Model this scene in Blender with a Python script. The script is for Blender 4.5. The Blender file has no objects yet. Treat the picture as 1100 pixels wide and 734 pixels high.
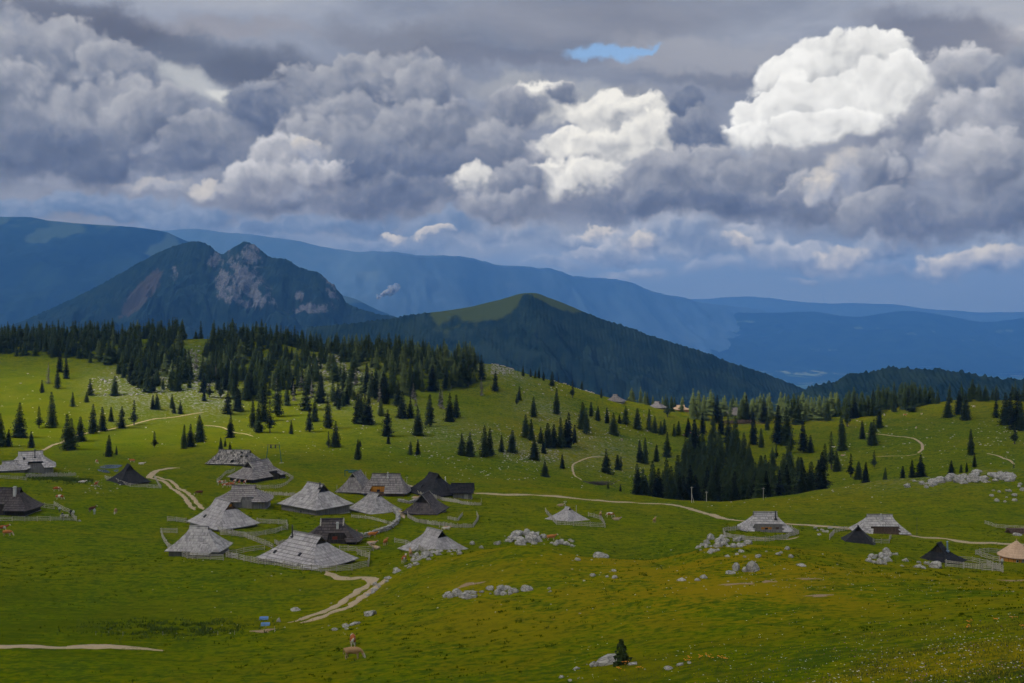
import bpy, bmesh, math, random
import numpy as np
from mathutils import Vector, Matrix, Euler

random.seed(7)
RNG = np.random.default_rng(11)
R = math.radians
scene = bpy.context.scene
COL = scene.collection
F = 1200.0            # focal length in photo pixels (photo 1100 x 734)
HY = 320.0            # photo row of the true horizon
CX = 550.0

# ---------------------------------------------------------------- camera
cd = bpy.data.cameras.new("camera")
cd.sensor_width = 36.0
cd.lens = 36.0 * F / 1100.0
cd.clip_start = 0.5
cd.clip_end = 200000
cam = bpy.data.objects.new("camera", cd)
COL.objects.link(cam)
cam.location = (0, 0, 0)
cam.rotation_euler = (R(90) , 0, 0)
# keep verticals vertical: the lens is shifted instead of the camera being tilted
cd.shift_y = -(367.0 - HY) / 1100.0
scene.camera = cam

scene.view_settings.view_transform = 'Standard'
scene.view_settings.look = 'None'
scene.view_settings.exposure = 0.38
scene.view_settings.gamma = 1.0
scene.view_settings.use_curve_mapping = False
scene.cycles.max_bounces = 5
scene.cycles.diffuse_bounces = 2
scene.cycles.glossy_bounces = 2
scene.cycles.transmission_bounces = 2
scene.cycles.transparent_max_bounces = 8
scene.cycles.volume_bounces = 1
scene.cycles.use_denoising = True
scene.cycles.use_adaptive_sampling = True
scene.cycles.adaptive_threshold = 0.03
scene.cycles.adaptive_min_samples = 16

SUN_EL = R(48)
SUN_AZ = R(-118)      # measured from +Y (the view direction) towards +X: left and a little behind
sl = bpy.data.lights.new("sun", 'SUN')
sl.energy = 3.2
HAZE_D = 7.0e-5       # air: extinction per metre, top of the haze, and how bright the air itself looks
HAZE_TOP = 960.0
AIR_J = (0.044, 0.118, 0.270)
HAZE_END = 29500.0

sl.angle = R(2.5)
sl.color = (1.0, 0.95, 0.87)
sun = bpy.data.objects.new("sun", sl)
COL.objects.link(sun)
sd = Vector((math.sin(SUN_AZ) * math.cos(SUN_EL), math.cos(SUN_AZ) * math.cos(SUN_EL), math.sin(SUN_EL)))
sun.rotation_euler = sd.to_track_quat('Z', 'Y').to_euler()
sun.location = (-200, -100, 300)

# ---------------------------------------------------------------- node expressions
class E:
    """A socket (or number) with arithmetic, so node graphs read as formulas."""
    nt = None
    def __init__(s, v): s.v = v
def _ex(v): return v if isinstance(v, E) else E(v)
def M(op, *a, clamp=False):
    n = E.nt.nodes.new('ShaderNodeMath'); n.operation = op; n.use_clamp = clamp
    for i, x in enumerate(a):
        x = _ex(x).v
        if isinstance(x, (int, float)): n.inputs[i].default_value = float(x)
        else: E.nt.links.new(x, n.inputs[i])
    return E(n.outputs[0])
E.__add__ = lambda a, b: M('ADD', a, b)
E.__radd__ = lambda a, b: M('ADD', b, a)
E.__sub__ = lambda a, b: M('SUBTRACT', a, b)
E.__rsub__ = lambda a, b: M('SUBTRACT', b, a)
E.__mul__ = lambda a, b: M('MULTIPLY', a, b)
E.__rmul__ = lambda a, b: M('MULTIPLY', b, a)
E.__truediv__ = lambda a, b: M('DIVIDE', a, b)
E.__neg__ = lambda a: M('MULTIPLY', a, -1.0)
def mx(a, b): return M('MAXIMUM', a, b)
def mn(a, b): return M('MINIMUM', a, b)
def smin(a, b, k): return M('SMOOTH_MIN', a, b, k)
def smax(a, b, k): return M('SMOOTH_MAX', a, b, k)
def sat(a): return M('ADD', a, 0.0, clamp=True)
def sstep(e0, e1, x):
    n = E.nt.nodes.new('ShaderNodeMapRange'); n.interpolation_type = 'SMOOTHSTEP'; n.clamp = False
    for nm, v in (('Value', x), ('From Min', e0), ('From Max', e1)):
        v = _ex(v).v
        if isinstance(v, (int, float)): n.inputs[nm].default_value = float(v)
        else: E.nt.links.new(v, n.inputs[nm])
    return E(n.outputs[0])
def V(op, a, b=None, sc=None):
    n = E.nt.nodes.new('ShaderNodeVectorMath'); n.operation = op
    for i, x in enumerate((a, b)):
        if x is None: continue
        x = x.v if isinstance(x, E) else x
        if isinstance(x, (tuple, list)): n.inputs[i].default_value = x
        else: E.nt.links.new(x, n.inputs[i])
    if sc is not None:
        s = _ex(sc).v
        if isinstance(s, (int, float)): n.inputs['Scale'].default_value = s
        else: E.nt.links.new(s, n.inputs['Scale'])
    return E(n.outputs['Value'] if op in ('LENGTH', 'DOT_PRODUCT', 'DISTANCE') else n.outputs[0])
def XYZ(x, y, z=0.0):
    n = E.nt.nodes.new('ShaderNodeCombineXYZ')
    for i, v in enumerate((x, y, z)):
        v = _ex(v).v
        if isinstance(v, (int, float)): n.inputs[i].default_value = float(v)
        else: E.nt.links.new(v, n.inputs[i])
    return E(n.outputs[0])
def SEP(v):
    n = E.nt.nodes.new('ShaderNodeSeparateXYZ'); E.nt.links.new(v.v, n.inputs[0])
    return E(n.outputs[0]), E(n.outputs[1]), E(n.outputs[2])
def noise(vec, scale=1.0, detail=4.0, rough=0.5, dist=0.0, dim='3D', color=False, lac=2.0, typ='FBM'):
    n = E.nt.nodes.new('ShaderNodeTexNoise'); n.noise_dimensions = dim
    n.noise_type = typ
    E.nt.links.new(vec.v, n.inputs['Vector'])
    n.inputs['Scale'].default_value = scale; n.inputs['Detail'].default_value = detail
    n.inputs['Roughness'].default_value = rough; n.inputs['Distortion'].default_value = dist
    n.inputs['Lacunarity'].default_value = lac
    return E(n.outputs['Color'] if color else n.outputs['Fac'])
def voro(vec, scale=1.0, detail=0.0, rough=0.5, feature='F1', smooth=1.0, dim='3D', out='Distance', rand=1.0):
    n = E.nt.nodes.new('ShaderNodeTexVoronoi'); n.voronoi_dimensions = dim; n.feature = feature
    E.nt.links.new(vec.v, n.inputs['Vector'])
    n.inputs['Scale'].default_value = scale
    if 'Detail' in n.inputs: n.inputs['Detail'].default_value = detail; n.inputs['Roughness'].default_value = rough
    if feature == 'SMOOTH_F1': n.inputs['Smoothness'].default_value = smooth
    n.inputs['Randomness'].default_value = rand
    return E(n.outputs[out])
def mixc(f, a, b, mode='MIX', cf=True):
    n = E.nt.nodes.new('ShaderNodeMix'); n.data_type = 'RGBA'; n.blend_type = mode
    n.clamp_factor = cf
    f = _ex(f).v
    if isinstance(f, (int, float)): n.inputs[0].default_value = float(f)
    else: E.nt.links.new(f, n.inputs[0])
    for i, c in ((6, a), (7, b)):
        if isinstance(c, E): E.nt.links.new(c.v, n.inputs[i])
        else: n.inputs[i].default_value = (c[0], c[1], c[2], 1.0)
    return E(n.outputs[2])
def s2l(c):
    """sRGB 0..255 triple to linear"""
    o = []
    for x in c:
        x = x / 255.0
        o.append(x / 12.92 if x <= 0.04045 else ((x + 0.055) / 1.055) ** 2.4)
    return tuple(o)
def ramp(f, stops):
    n = E.nt.nodes.new('ShaderNodeValToRGB')
    E.nt.links.new(f.v, n.inputs[0])
    el = n.color_ramp.elements
    while len(el) < len(stops): el.new(0.5)
    for e, (p, c) in zip(el, stops):
        e.position = p; e.color = (c[0], c[1], c[2], 1)
    return E(n.outputs[0])
# ---------------------------------------------------------------- sky with clouds
world = bpy.data.worlds.new("World")
scene.world = world
world.use_nodes = True
def build_world():
    wnt = world.node_tree
    wnt.nodes.clear()
    nt = bpy.data.node_groups.new('cloud_layers', 'ShaderNodeTree')
    nt.interface.new_socket('Color', in_out='OUTPUT', socket_type='NodeSocketColor')
    nt.interface.new_socket('Clear', in_out='OUTPUT', socket_type='NodeSocketFloat')
    E.nt = nt
    tc = nt.nodes.new('ShaderNodeTexCoord')
    d = E(tc.outputs['Generated'])
    dx, dy, dz = SEP(d)
    # azimuth and elevation of the direction, in thousandths of a radian times 1.2
    U = M('ARCTAN2', dx, dy) * F
    El = M('ARCSINE', mn(mx(dz, -1.0), 1.0)) * F
    P = XYZ(U * 0.01, El * 0.01)           # 1 unit = 100 photo pixels of sky
    def ang(px): return math.atan((px - CX) / F) * F * 0.01
    def elv(px, py): return math.atan((HY - py) / math.hypot(F, px - CX)) * F * 0.01
    # shared noise fields
    w1 = V('SUBTRACT', noise(P, 0.8, 4, 0.55, color=True), (0.5, 0.5, 0.5))
    w2 = V('SUBTRACT', noise(V('ADD', P, (7.3, 2.2, 4.1)), 3.2, 4, 0.6, color=True), (0.5, 0.5, 0.5))
    Pw = V('ADD', V('ADD', P, V('SCALE', w1, sc=0.55)), V('SCALE', w2, sc=0.09))
    def billow(vec):
        # rounded heaps: a dome per cell, two sizes
        a1 = voro(vec, 1.9, 0.0, 0.5, 'F1', dim='2D'); a2 = voro(vec, 5.1, 1.0, 0.6, 'F1', dim='2D')
        return 1.0 - a1 * a1 * 0.75 - a2 * a2 * 0.40
    bl = billow(Pw)
    LO = (-0.06, 0.11, 0.0)              # towards the sun, across the face of the clouds
    bl2 = billow(V('ADD', Pw, LO))
    relief = bl - bl2                       # lit side of each billow > 0
    fb = noise(Pw, 1.1, 6, 0.55) - 0.5
    fb2 = noise(V('ADD', Pw, (-0.12, 0.2, 0.0)), 1.1, 5, 0.55) - 0.5
    rel2 = fb - fb2
    fine = noise(P, 9.0, 5, 0.6) - 0.5
    edge = (bl - 0.72) * 0.60 + fb * 1.25 + fine * 0.32
    shade0 = relief * 0.34 + rel2 * 1.25 + fine * 0.16
    wisp = noise(V('MULTIPLY', Pw, (0.30, 1.6, 1.0)), 1.0, 6, 0.6) - 0.5
    wisp2 = noise(V('MULTIPLY', V('ADD', P, (3.1, 9.7, 1.0)), (0.16, 0.85, 1.0)), 1.0, 5, 0.55, dist=0.6) - 0.5

    Pb = V('ADD', V('ADD', P, V('SCALE', w1, sc=0.62)), V('SCALE', w2, sc=0.30))
    def blob(px, py, rx, ry, rot=0.0):
        c = (ang(px), elv(px, py), 0.0)
        q = V('SUBTRACT', Pb, c)
        if rot:
            n = nt.nodes.new('ShaderNodeVectorRotate'); n.rotation_type = 'Z_AXIS'
            nt.links.new(q.v, n.inputs['Vector']); n.inputs['Angle'].default_value = R(rot)
            q = E(n.outputs[0])
        q = V('MULTIPLY', q, (100.0 / rx, 100.0 / ry, 0.0))
        return 1.0 - V('LENGTH', q)
    def blobs(*bs):
        r = blob(*bs[0])
        for b in bs[1:]: r = smax(r, blob(*b), 0.15)
        return r
    # --- high layer: grey-lavender stratus with streaks
    hi = sat(0.45 + wisp2 * 2.4 + wisp * 0.9)
    col = ramp(hi, [(0.0, s2l((116, 126, 147))), (0.45, s2l((155, 162, 178))), (0.8, s2l((176, 179, 188))), (1.0, s2l((192, 192, 197)))])
    def over(mask, c2):
        nonlocal col
        col = mixc(mask, col, c2, cf=False)
    def soft(b, lo=0.0, hi=0.6, k=1.0):   # smooth, wispy patch
        return sstep(lo, hi, b + wisp * 0.9 * k + fb * 0.5 * k)
    # dark slanting band upper left, pale gaps
    over(soft(blob(230, 62, 210, 42, 12)) * 0.75, s2l((92, 102, 124)))
    over(soft(blob(80, 14, 150, 26, 4)) * 0.6, s2l((92, 98, 118)))
    over(soft(blob(255, 24, 120, 14, 3)) * 0.6, s2l((150, 150, 160)))
    over(soft(blob(200, 92, 95, 24, 20)) * 0.8, s2l((176, 180, 186)))
    over(soft(blob(250, 112, 46, 16, 20)) * 0.8, s2l((196, 199, 200)))
    over(soft(blob(640, 20, 230, 36, -3)) * 0.45, s2l((134, 137, 150)))
    over(soft(blob(760, 60, 160, 34, 6)) * 0.65, s2l((165, 167, 176)))
    over(soft(blob(780, 78, 120, 12, 0)) * 0.6, s2l((108, 118, 140)))
    over(soft(blob(600, 98, 150, 20, 2)) * 0.8, s2l((176, 179, 184)))
    over(soft(blob(1020, 45, 110, 34, 12)) * 0.7, s2l((104, 111, 132)))
    over(soft(blob(300, 88, 90, 26, 18)) * 0.6, s2l((88, 98, 121)))
    over(soft(blob(520, 60, 150, 14, 2)) * 0.5, s2l((112, 118, 138)))
    over(soft(blob(420, 40, 120, 22, 4)) * 0.5, s2l((120, 124, 138)))
    # --- lower sky: clear blue between the clouds and the horizon
    low = sstep(elv(550, 215), elv(550, 300), El * 0.01 + fb * 0.3)
    over(low * 0.9, s2l((100, 130, 168)))
    lowc = sstep(-0.02, 0.35, fb * 1.1 + wisp * 0.7) * sstep(elv(550, 330), elv(550, 265), El * 0.01) * sstep(elv(550, 190), elv(550, 240), El * 0.01)
    over(lowc * 0.7, s2l((138, 154, 178)))

    # --- cumulus: heaps laid back to front, each lit on its top and shaded at its base
    TONE = {
        'g': ((86, 99, 126), (126, 134, 152), (172, 174, 182)),
        'd': ((72, 88, 118), (104, 116, 141), (146, 152, 166)),
        'l': ((104, 114, 138), (156, 160, 172), (200, 200, 204)),
        'w': ((138, 144, 158), (200, 200, 200), (240, 237, 230)),
        'W': ((160, 164, 172), (220, 220, 219), (246, 245, 242)),
        'b': ((94, 118, 154), (132, 147, 172), (178, 182, 193)),
        'q': ((84, 110, 148), (106, 130, 164), (136, 152, 178)),
        'c': ((118, 132, 160), (164, 168, 180), (206, 201, 196)),
    }
    TN = {k: [s2l(c) for c in v] for k, v in TONE.items()}
    # one heap is a node group, used about a hundred times
    hg = bpy.data.node_groups.new('cloud_heap', 'ShaderNodeTree')
    FL = ['Edge', 'Shade', 'Thr', 'Sft', 'K', 'Gain', 'Bias', 'Up', 'Alpha']
    for nm in ('Pos', 'Inv', 'Off'): hg.interface.new_socket(nm, in_out='INPUT', socket_type='NodeSocketVector')
    for nm in ('Col', 'Dark', 'Mid', 'Lite'): hg.interface.new_socket(nm, in_out='INPUT', socket_type='NodeSocketColor')
    for nm in FL: hg.interface.new_socket(nm, in_out='INPUT', socket_type='NodeSocketFloat')
    hg.interface.new_socket('Col', in_out='OUTPUT', socket_type='NodeSocketColor')
    E.nt = hg
    gi = hg.nodes.new('NodeGroupInput'); I = {o_.name: E(o_) for o_ in gi.outputs if o_.name}
    # the vanishing share of the colour so far makes the renderer work through the heaps in order (it holds few values at once)
    off = V('ADD', V('MULTIPLY', I['Col'], (1e-9, 1e-9, 1e-9)), I['Off'])
    nq = hg.nodes.new('ShaderNodeVectorMath'); nq.operation = 'MULTIPLY_ADD'
    for i_, e_ in enumerate((I['Pos'], I['Inv'], off)): hg.links.new(e_.v, nq.inputs[i_])
    q = E(nq.outputs[0])
    f = M('MULTIPLY_ADD', I['Edge'], I['K'], 1.0 - V('LENGTH', q))
    h = V('DOT_PRODUCT', q, (-0.30, 0.95, 0.0))            # +1 on the lit shoulder, -1 at the base
    soft_ = sstep(0.9, -1.0, h)                            # bases dissolve
    m = sstep(I['Thr'], M('MULTIPLY_ADD', soft_, 0.5, I['Thr'] + I['Sft']), f) * I['Alpha']
    s_ = M('MULTIPLY_ADD', I['Shade'], I['Gain'], M('MULTIPLY_ADD', h, I['Up'], I['Bias'] + 0.47)) + sstep(I['Thr'] + 0.42, I['Thr'], f) * 0.2
    t1 = mx(mn(s_ * 2.0, 1.0), 0.0); t2 = mx(mn(s_ * 2.0 - 1.0, 1.0), 0.0)
    cc = mixc(t2, mixc(t1, I['Dark'], I['Mid'], cf=False), I['Lite'], cf=False)
    cc = mixc(m, I['Col'], cc, cf=False)
    go_ = hg.nodes.new('NodeGroupOutput'); hg.links.new(cc.v, go_.inputs[0])
    E.nt = nt
    edge62 = edge * 0.62
    def heap(px, py, rx, ry, tone, thr=0.06, sft=0.20, k=1.0, gain=1.0, bias=0.0, alpha=1.0, up=0.42):
        nonlocal col
        c = (ang(px), elv(px, py)); ix, iy = 100.0 / rx, 100.0 / ry
        g_ = nt.nodes.new('ShaderNodeGroup'); g_.node_tree = hg; J_ = g_.inputs
        J_['Inv'].default_value = (ix, iy, 0); J_['Off'].default_value = (-c[0] * ix, -c[1] * iy, 0)
        for nm, v in zip(('Dark', 'Mid', 'Lite'), TN[tone]): J_[nm].default_value = (*v, 1)
        for nm, v in zip(FL[2:], (thr, sft, k, gain, bias, up, alpha)): J_[nm].default_value = v
        nt.links.new(Pb.v, J_['Pos']); nt.links.new(col.v, J_['Col']); nt.links.new(edge62.v, J_['Edge']); nt.links.new(shade0.v, J_['Shade'])
        col = E(g_.outputs[0])
    def heaps(tone, lst, **kw):
        for h_ in lst: heap(h_[0], h_[1], h_[2], h_[3], h_[4] if len(h_) > 4 else tone, **kw)
    cover = sstep(-0.35, 0.25, fb * 1.2 + wisp * 0.5) * sstep(elv(550, 265), elv(550, 225), El * 0.01) * sstep(elv(550, 60), elv(550, 120), El * 0.01)
    over(cover * 0.7, s2l((104, 112, 134)))
    heaps('b', [(600, 256, 60, 20), (655, 272, 60, 16), (700, 256, 60, 26), (752, 268, 60, 20), (800, 260, 50, 24), (850, 276, 55, 17), (905, 272, 50, 20), (530, 248, 50, 20), (478, 246, 50, 20, 'q'), (400, 243, 50, 20, 'q'), (330, 242, 60, 22, 'q'), (275, 247, 60, 17, 'q'), (120, 222, 110, 20, 'q'), (30, 226, 110, 18, 'q'), (200, 232, 80, 18, 'q'), (1060, 285, 90, 18), (960, 262, 60, 18)], sft=0.3, alpha=0.9, gain=1.2)
    heaps('b', [(690, 294, 70, 11), (600, 286, 60, 13), (862, 298, 34, 6), (960, 288, 100, 14), (520, 268, 50, 12), (780, 288, 60, 12)], sft=0.5, alpha=0.6, gain=1.0)
    heaps('b', [(720, 250, 80, 26), (860, 268, 60, 20), (560, 245, 60, 20)], sft=0.3, bias=.06)
    heaps('q', [(300, 262, 120, 16), (430, 268, 110, 14), (180, 244, 90, 12)], sft=.5, alpha=.8)
    heaps('c', [(690, 256, 32, 13), (792, 262, 26, 12), (905, 268, 34, 15), (1045, 279, 66, 14), (1085, 272, 40, 12), (168, 197, 50, 11), (222, 205, 34, 9), (335, 271, 22, 6), (388, 274, 12, 4), (430, 253, 20, 6), (470, 252, 22, 7), (272, 266, 12, 8), (560, 232, 30, 10), (640, 245, 30, 8)], sft=0.35, alpha=0.85, bias=0.12)
    # left mass
    heaps('g', [(-30, 60, 110, 70), (60, 70, 95, 60), (130, 85, 75, 52), (10, 120, 110, 62), (110, 125, 95, 55), (175, 135, 80, 46), (215, 150, 60, 32)], gain=0.9)
    over(soft(blob(222, 92, 64, 22, 24)) * 0.75, s2l((186, 189, 193)))
    over(soft(blob(255, 108, 34, 13, 10)) * 0.85, s2l((212, 213, 211)))
    heaps('d', [(-10, 165, 150, 42), (110, 172, 120, 34), (60, 145, 100, 34), (205, 172, 70, 28)], gain=0.8, sft=0.4)
    # centre
    heaps('g', [(286, 122, 48, 36, 'd'), (345, 105, 60, 46), (405, 95, 80, 50), (460, 105, 62, 42), (380, 145, 78, 52), (445, 150, 85, 52), (500, 135, 55, 40), (345, 165, 50, 44)], gain=0.9)
    heaps('d', [(400, 190, 95, 46), (470, 190, 76, 42), (430, 215, 110, 28)], gain=0.8, sft=0.35)
    heaps('l', [(310, 180, 48, 34), (345, 196, 40, 26), (275, 200, 52, 26)], gain=1.0)
    heaps('d', [(310, 220, 90, 18)], sft=0.5, alpha=0.8)
    heaps('w', [(590, 112, 60, 28), (645, 122, 54, 34), (692, 128, 44, 34), (612, 158, 48, 30), (662, 165, 64, 38), (704, 155, 46, 42), (598, 195, 50, 28), (645, 198, 56, 28), (560, 165, 40, 24, 'l')], gain=1.3, bias=0.10, sft=0.2)
    heaps('g', [(556, 118, 48, 28), (604, 100, 28, 15), (540, 155, 55, 38), (562, 200, 44, 30), (548, 228, 70, 24)], gain=0.9, sft=0.25)
    heaps('w', [(503, 196, 32, 22), (332, 165, 26, 14, 'c')], gain=1.0, sft=0.3)
    # the big white cumulus
    heaps('W', [(940, 72, 52, 36), (893, 76, 62, 40), (852, 90, 50, 38), (968, 98, 46, 32), (820, 124, 42, 34), (925, 106, 66, 40), (868, 120, 66, 42), (802, 146, 38, 24), (850, 146, 60, 24), (905, 138, 50, 24)], sft=0.13, k=0.80, gain=1.3, bias=0.06, up=0.34)
    # grey heaps in front
    heaps('d', [(737, 112, 34, 30), (752, 148, 48, 42)], gain=0.9)
    heaps('g', [(700, 205, 64, 40), (762, 192, 82, 42), (830, 188, 66, 40), (870, 215, 56, 30)], gain=0.9)
    heaps('d', [(790, 220, 120, 26), (680, 226, 86, 20)], gain=0.8, sft=0.4)
    heaps('c', [(912, 190, 46, 26), (885, 205, 30, 14)], sft=0.35, bias=0.12)
    heaps('l', [(1045, 80, 52, 34)], sft=0.2)
    heaps('g', [(1060, 104, 56, 44), (1096, 100, 54, 62, 'd'), (1016, 142, 58, 44), (1070, 140, 74, 52, 'l'), (1180, 130, 110, 90), (965, 190, 62, 42), (1030, 185, 84, 44, 'l'), (1100, 195, 80, 50), (945, 225, 52, 28)], gain=0.9)
    heaps('d', [(1010, 238, 120, 28), (1100, 235, 100, 34), (1230, 220, 140, 50)], gain=0.8, sft=0.4)
    # low clouds shine through miles of air
    # (their own light, before the air in front of them dims and blues it)
    sn = mx(dz, 0.01)
    T = mx(M('EXPONENT', M('DIVIDE', -HAZE_D * HAZE_TOP, sn)), math.exp(-HAZE_D * HAZE_END))
    inv = M('DIVIDE', 1.0, T)
    vcol = V('SCALE', V('SCALE', col, sc=1 / 1.30), sc=inv)
    air = V('SCALE', XYZ(*AIR_J), sc=inv - 1.0)
    col = V('MAXIMUM', V('SUBTRACT', vcol, air), (0.005, 0.01, 0.02))
    # --- weights: clear hole and horizon let the Nishita sky through
    hole = sstep(-0.05, 0.5, blobs((645, 54, 52, 11, -4), (686, 47, 32, 6, -8)) + wisp * 0.55)
    clear = mx(hole * 0.95, sstep(elv(550, 285), elv(550, 335), El * 0.01) * 0.02)

    go = nt.nodes.new('NodeGroupOutput')
    nt.links.new(col.v, go.inputs[0]); nt.links.new(clear.v, go.inputs[1])
    nt = wnt
    grp = nt.nodes.new('ShaderNodeGroup'); grp.node_tree = bpy.data.node_groups['cloud_layers']
    sky = nt.nodes.new('ShaderNodeTexSky'); sky.sky_type = 'NISHITA'; sky.sun_disc = False
    sky.sun_elevation = SUN_EL; sky.sun_rotation = SUN_AZ
    sky.altitude = 1600; sky.air_density = 1.2; sky.dust_density = 0.6; sky.ozone_density = 2.5
    bg1 = nt.nodes.new('ShaderNodeBackground'); bg1.inputs[1].default_value = 0.12
    nt.links.new(sky.outputs[0], bg1.inputs[0])
    bg2 = nt.nodes.new('ShaderNodeBackground'); bg2.inputs[1].default_value = 1.0
    nt.links.new(grp.outputs[0], bg2.inputs[0])
    ms = nt.nodes.new('ShaderNodeMixShader')
    nt.links.new(grp.outputs[1], ms.inputs[0]); nt.links.new(bg2.outputs[0], ms.inputs[1]); nt.links.new(bg1.outputs[0], ms.inputs[2])
    out = nt.nodes.new('ShaderNodeOutputWorld'); nt.links.new(ms.outputs[0], out.inputs[0])
build_world()
world.cycles.sampling_method = 'NONE'
# ---------------------------------------------------------------- numpy helpers
def _hash(ix, iy, seed):
    h = (ix.astype(np.int64) * 374761393 + iy.astype(np.int64) * 668265263 + seed * 1442695041) & 0xFFFFFFFF
    h = ((h ^ (h >> 13)) * 1274126177) & 0xFFFFFFFF
    h = (h ^ (h >> 16)) & 0xFFFFFFFF
    return h.astype(np.float64) / 4294967295.0
def vnoise(x, y, seed=0):
    """gradient noise, about -1..1"""
    x = np.asarray(x, float); y = np.asarray(y, float)
    ix = np.floor(x); iy = np.floor(y); fx = x - ix; fy = y - iy
    ux = fx * fx * fx * (fx * (fx * 6 - 15) + 10); uy = fy * fy * fy * (fy * (fy * 6 - 15) + 10)
    def g(i, j):
        a = _hash(ix + i, iy + j, seed) * 6.2831853
        return np.cos(a) * (fx - i) + np.sin(a) * (fy - j)
    return (g(0, 0) * (1 - ux) * (1 - uy) + g(1, 0) * ux * (1 - uy) + g(0, 1) * (1 - ux) * uy + g(1, 1) * ux * uy) * 1.5
def fbm(x, y, o=4, seed=0, r=0.5):
    s = 0.0; a = 1.0
    for k in range(o):
        s = s + a * vnoise(x * 2 ** k + 17.3 * k, y * 2 ** k - 9.1 * k, seed + k); a *= r
    return s
def ridged(x, y, o=4, seed=0):
    s = 0.0; a = 1.0; t = 0
    for k in range(o):
        s = s + a * (1 - np.abs(vnoise(x * 2 ** k + 5.7 * k, y * 2 ** k + 3.3 * k, seed + k)) * 1.6); t += a; a *= 0.5
    return s / t
def cones(x, y, cell, seed=0):
    """tree-top heights: 0..1 cones round jittered points"""
    gx = np.floor(x / cell); gy = np.floor(y / cell); best = np.zeros_like(x)
    for i in (-1, 0, 1):
        for j in (-1, 0, 1):
            cx_ = (gx + i + 0.15 + 0.7 * _hash(gx + i, gy + j, seed)) * cell
            cy_ = (gy + j + 0.15 + 0.7 * _hash(gx + i, gy + j, seed + 1)) * cell
            h = 0.45 + 0.55 * _hash(gx + i, gy + j, seed + 2)
            d = np.hypot(x - cx_, y - cy_) / cell
            best = np.maximum(best, h * (1 - d * 1.35))
    return best
def smoothtab(px, v, grid, sig=0):
    return pchip(np.array(px, float), np.array(v, float), grid)
def pchip(x, y, q):
    """monotone cubic through (x, y[K]) at q"""
    h = np.diff(x); d = np.diff(y) / h
    m = np.zeros_like(y)
    w1 = 2 * h[1:] + h[:-1]; w2 = h[1:] + 2 * h[:-1]
    ok = d[1:] * d[:-1] > 0
    dd = np.where(ok, (w1 + w2) / (w1 / np.where(ok, d[:-1], 1) + w2 / np.where(ok, d[1:], 1)), 0)
    m[1:-1] = dd; m[0] = d[0]; m[-1] = d[-1]
    q = np.clip(q, x[0], x[-1])
    i = np.clip(np.searchsorted(x, q) - 1, 0, len(x) - 2)
    t = (q - x[i]) / h[i]
    return ((1 + 2 * t) * (1 - t) ** 2 * y[i] + t * (1 - t) ** 2 * h[i] * m[i] + t * t * (3 - 2 * t) * y[i + 1] + t * t * (t - 1) * h[i] * m[i + 1])

# ---------------------------------------------------------------- the lie of the land
# height of the alp along rays fanning out from the viewpoint, surveyed as (distance, bearing -> photo row)
KN = [-300, 0, 150, 300, 400, 450, 500, 560, 600, 640, 700, 750, 780, 800, 870, 900, 1000, 1100, 1400]
SURV = [
 (100, [795, 790, 780, 770, 758, 752, 745, 739, 735, 731, 722, 714, 711, 708, 698, 694, 680, 668, 650]),
 (130, [716, 715, 718, 715, 705, 700, 695, 688, 682, 677, 668, 662, 658, 656, 650, 648, 642, 638, 632]),
 (160, [668, 672, 678, 672, 658, 648, 640, 635, 632, 629, 624, 620, 618, 616, 614, 615, 620, 624, 626]),
 (190, [636, 640, 645, 643, 632, 614, 602, 589, 592, 600, 600, 591, 586, 585, 591, 595, 606, 613, 616]),
 (215, [606, 610, 612, 612, 609, 599, 594, 592, 598, 607, 610, 598, 592, 591, 594, 597, 605, 610, 612]),
 (240, [580, 584, 591, 591, 592, 591, 590, 589, 594, 599, 601, 591, 586, 585, 588, 590, 599, 604, 606]),
 (270, [557, 560, 566, 566, 570, 572, 571, 570, 570, 571, 575, 575, 576, 576, 577, 578, 584, 590, 592]),
 (310, [532, 535, 541, 543, 548, 549, 550, 550, 552, 553, 558, 560, 562, 563, 566, 567, 571, 577, 579]),
 (360, [510, 514, 520, 522, 528, 529, 530, 534, 537, 540, 546, 548, 549, 549, 549, 549, 550, 553, 555]),
 (420, [492, 496, 501, 502, 507, 509, 512, 518, 522, 527, 535, 539, 539, 538, 528, 524, 514, 502, 485]),
 (460, [480, 485, 490, 491, 497, 502, 508, 516, 522, 528, 539, 544, 545, 543, 533, 528, 516, 504, 488]),
 (520, [462, 466, 471, 474, 480, 485, 489, 499, 506, 514, 528, 534, 535, 534, 523, 517, 505, 494, 480]),
 (600, [428, 431, 438, 450, 453, 457, 462, 470, 476, 483, 494, 498, 499, 499, 494, 491, 480, 468, 455]),
 (700, [388, 392, 397, 407, 414, 418, 424, 434, 441, 449, 462, 468, 470, 471, 466, 463, 454, 447, 440]),
]
RIDGE_K = [-300, 0, 100, 200, 300, 340, 400, 450, 500, 530, 560, 600, 650, 700, 760, 850, 900, 960, 1000, 1050, 1100, 1400]
RIDGE_Y = [362, 366, 366, 364, 368, 380, 380, 385, 390, 391, 401, 412, 427, 437, 446, 448, 446, 438, 434, 430, 432, 440]
PXG = np.arange(-400, 1501, 2.0)
_D = []; _Z = []
def _row(D, zz): _D.append(float(D)); _Z.append(np.broadcast_to(np.asarray(zz, float), PXG.shape))
def _rowpy(D, kx, ky):
    v = smoothtab(kx, ky, PXG)
    k = np.exp(-0.5 * (np.arange(-15, 16) / 6.0) ** 2); k /= k.sum()
    v = np.convolve(np.pad(v, 15, mode='edge'), k, mode='valid')
    _row(D, -(v - HY) / F * D)
_row(1, -1.75); _row(4, -2.5); _row(12, -5.0); _row(30, -12.4)
_rowpy(50, [-300, 0, 500, 1000, 1100, 1400], [860, 860, 835, 772, 760, 750])
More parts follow.
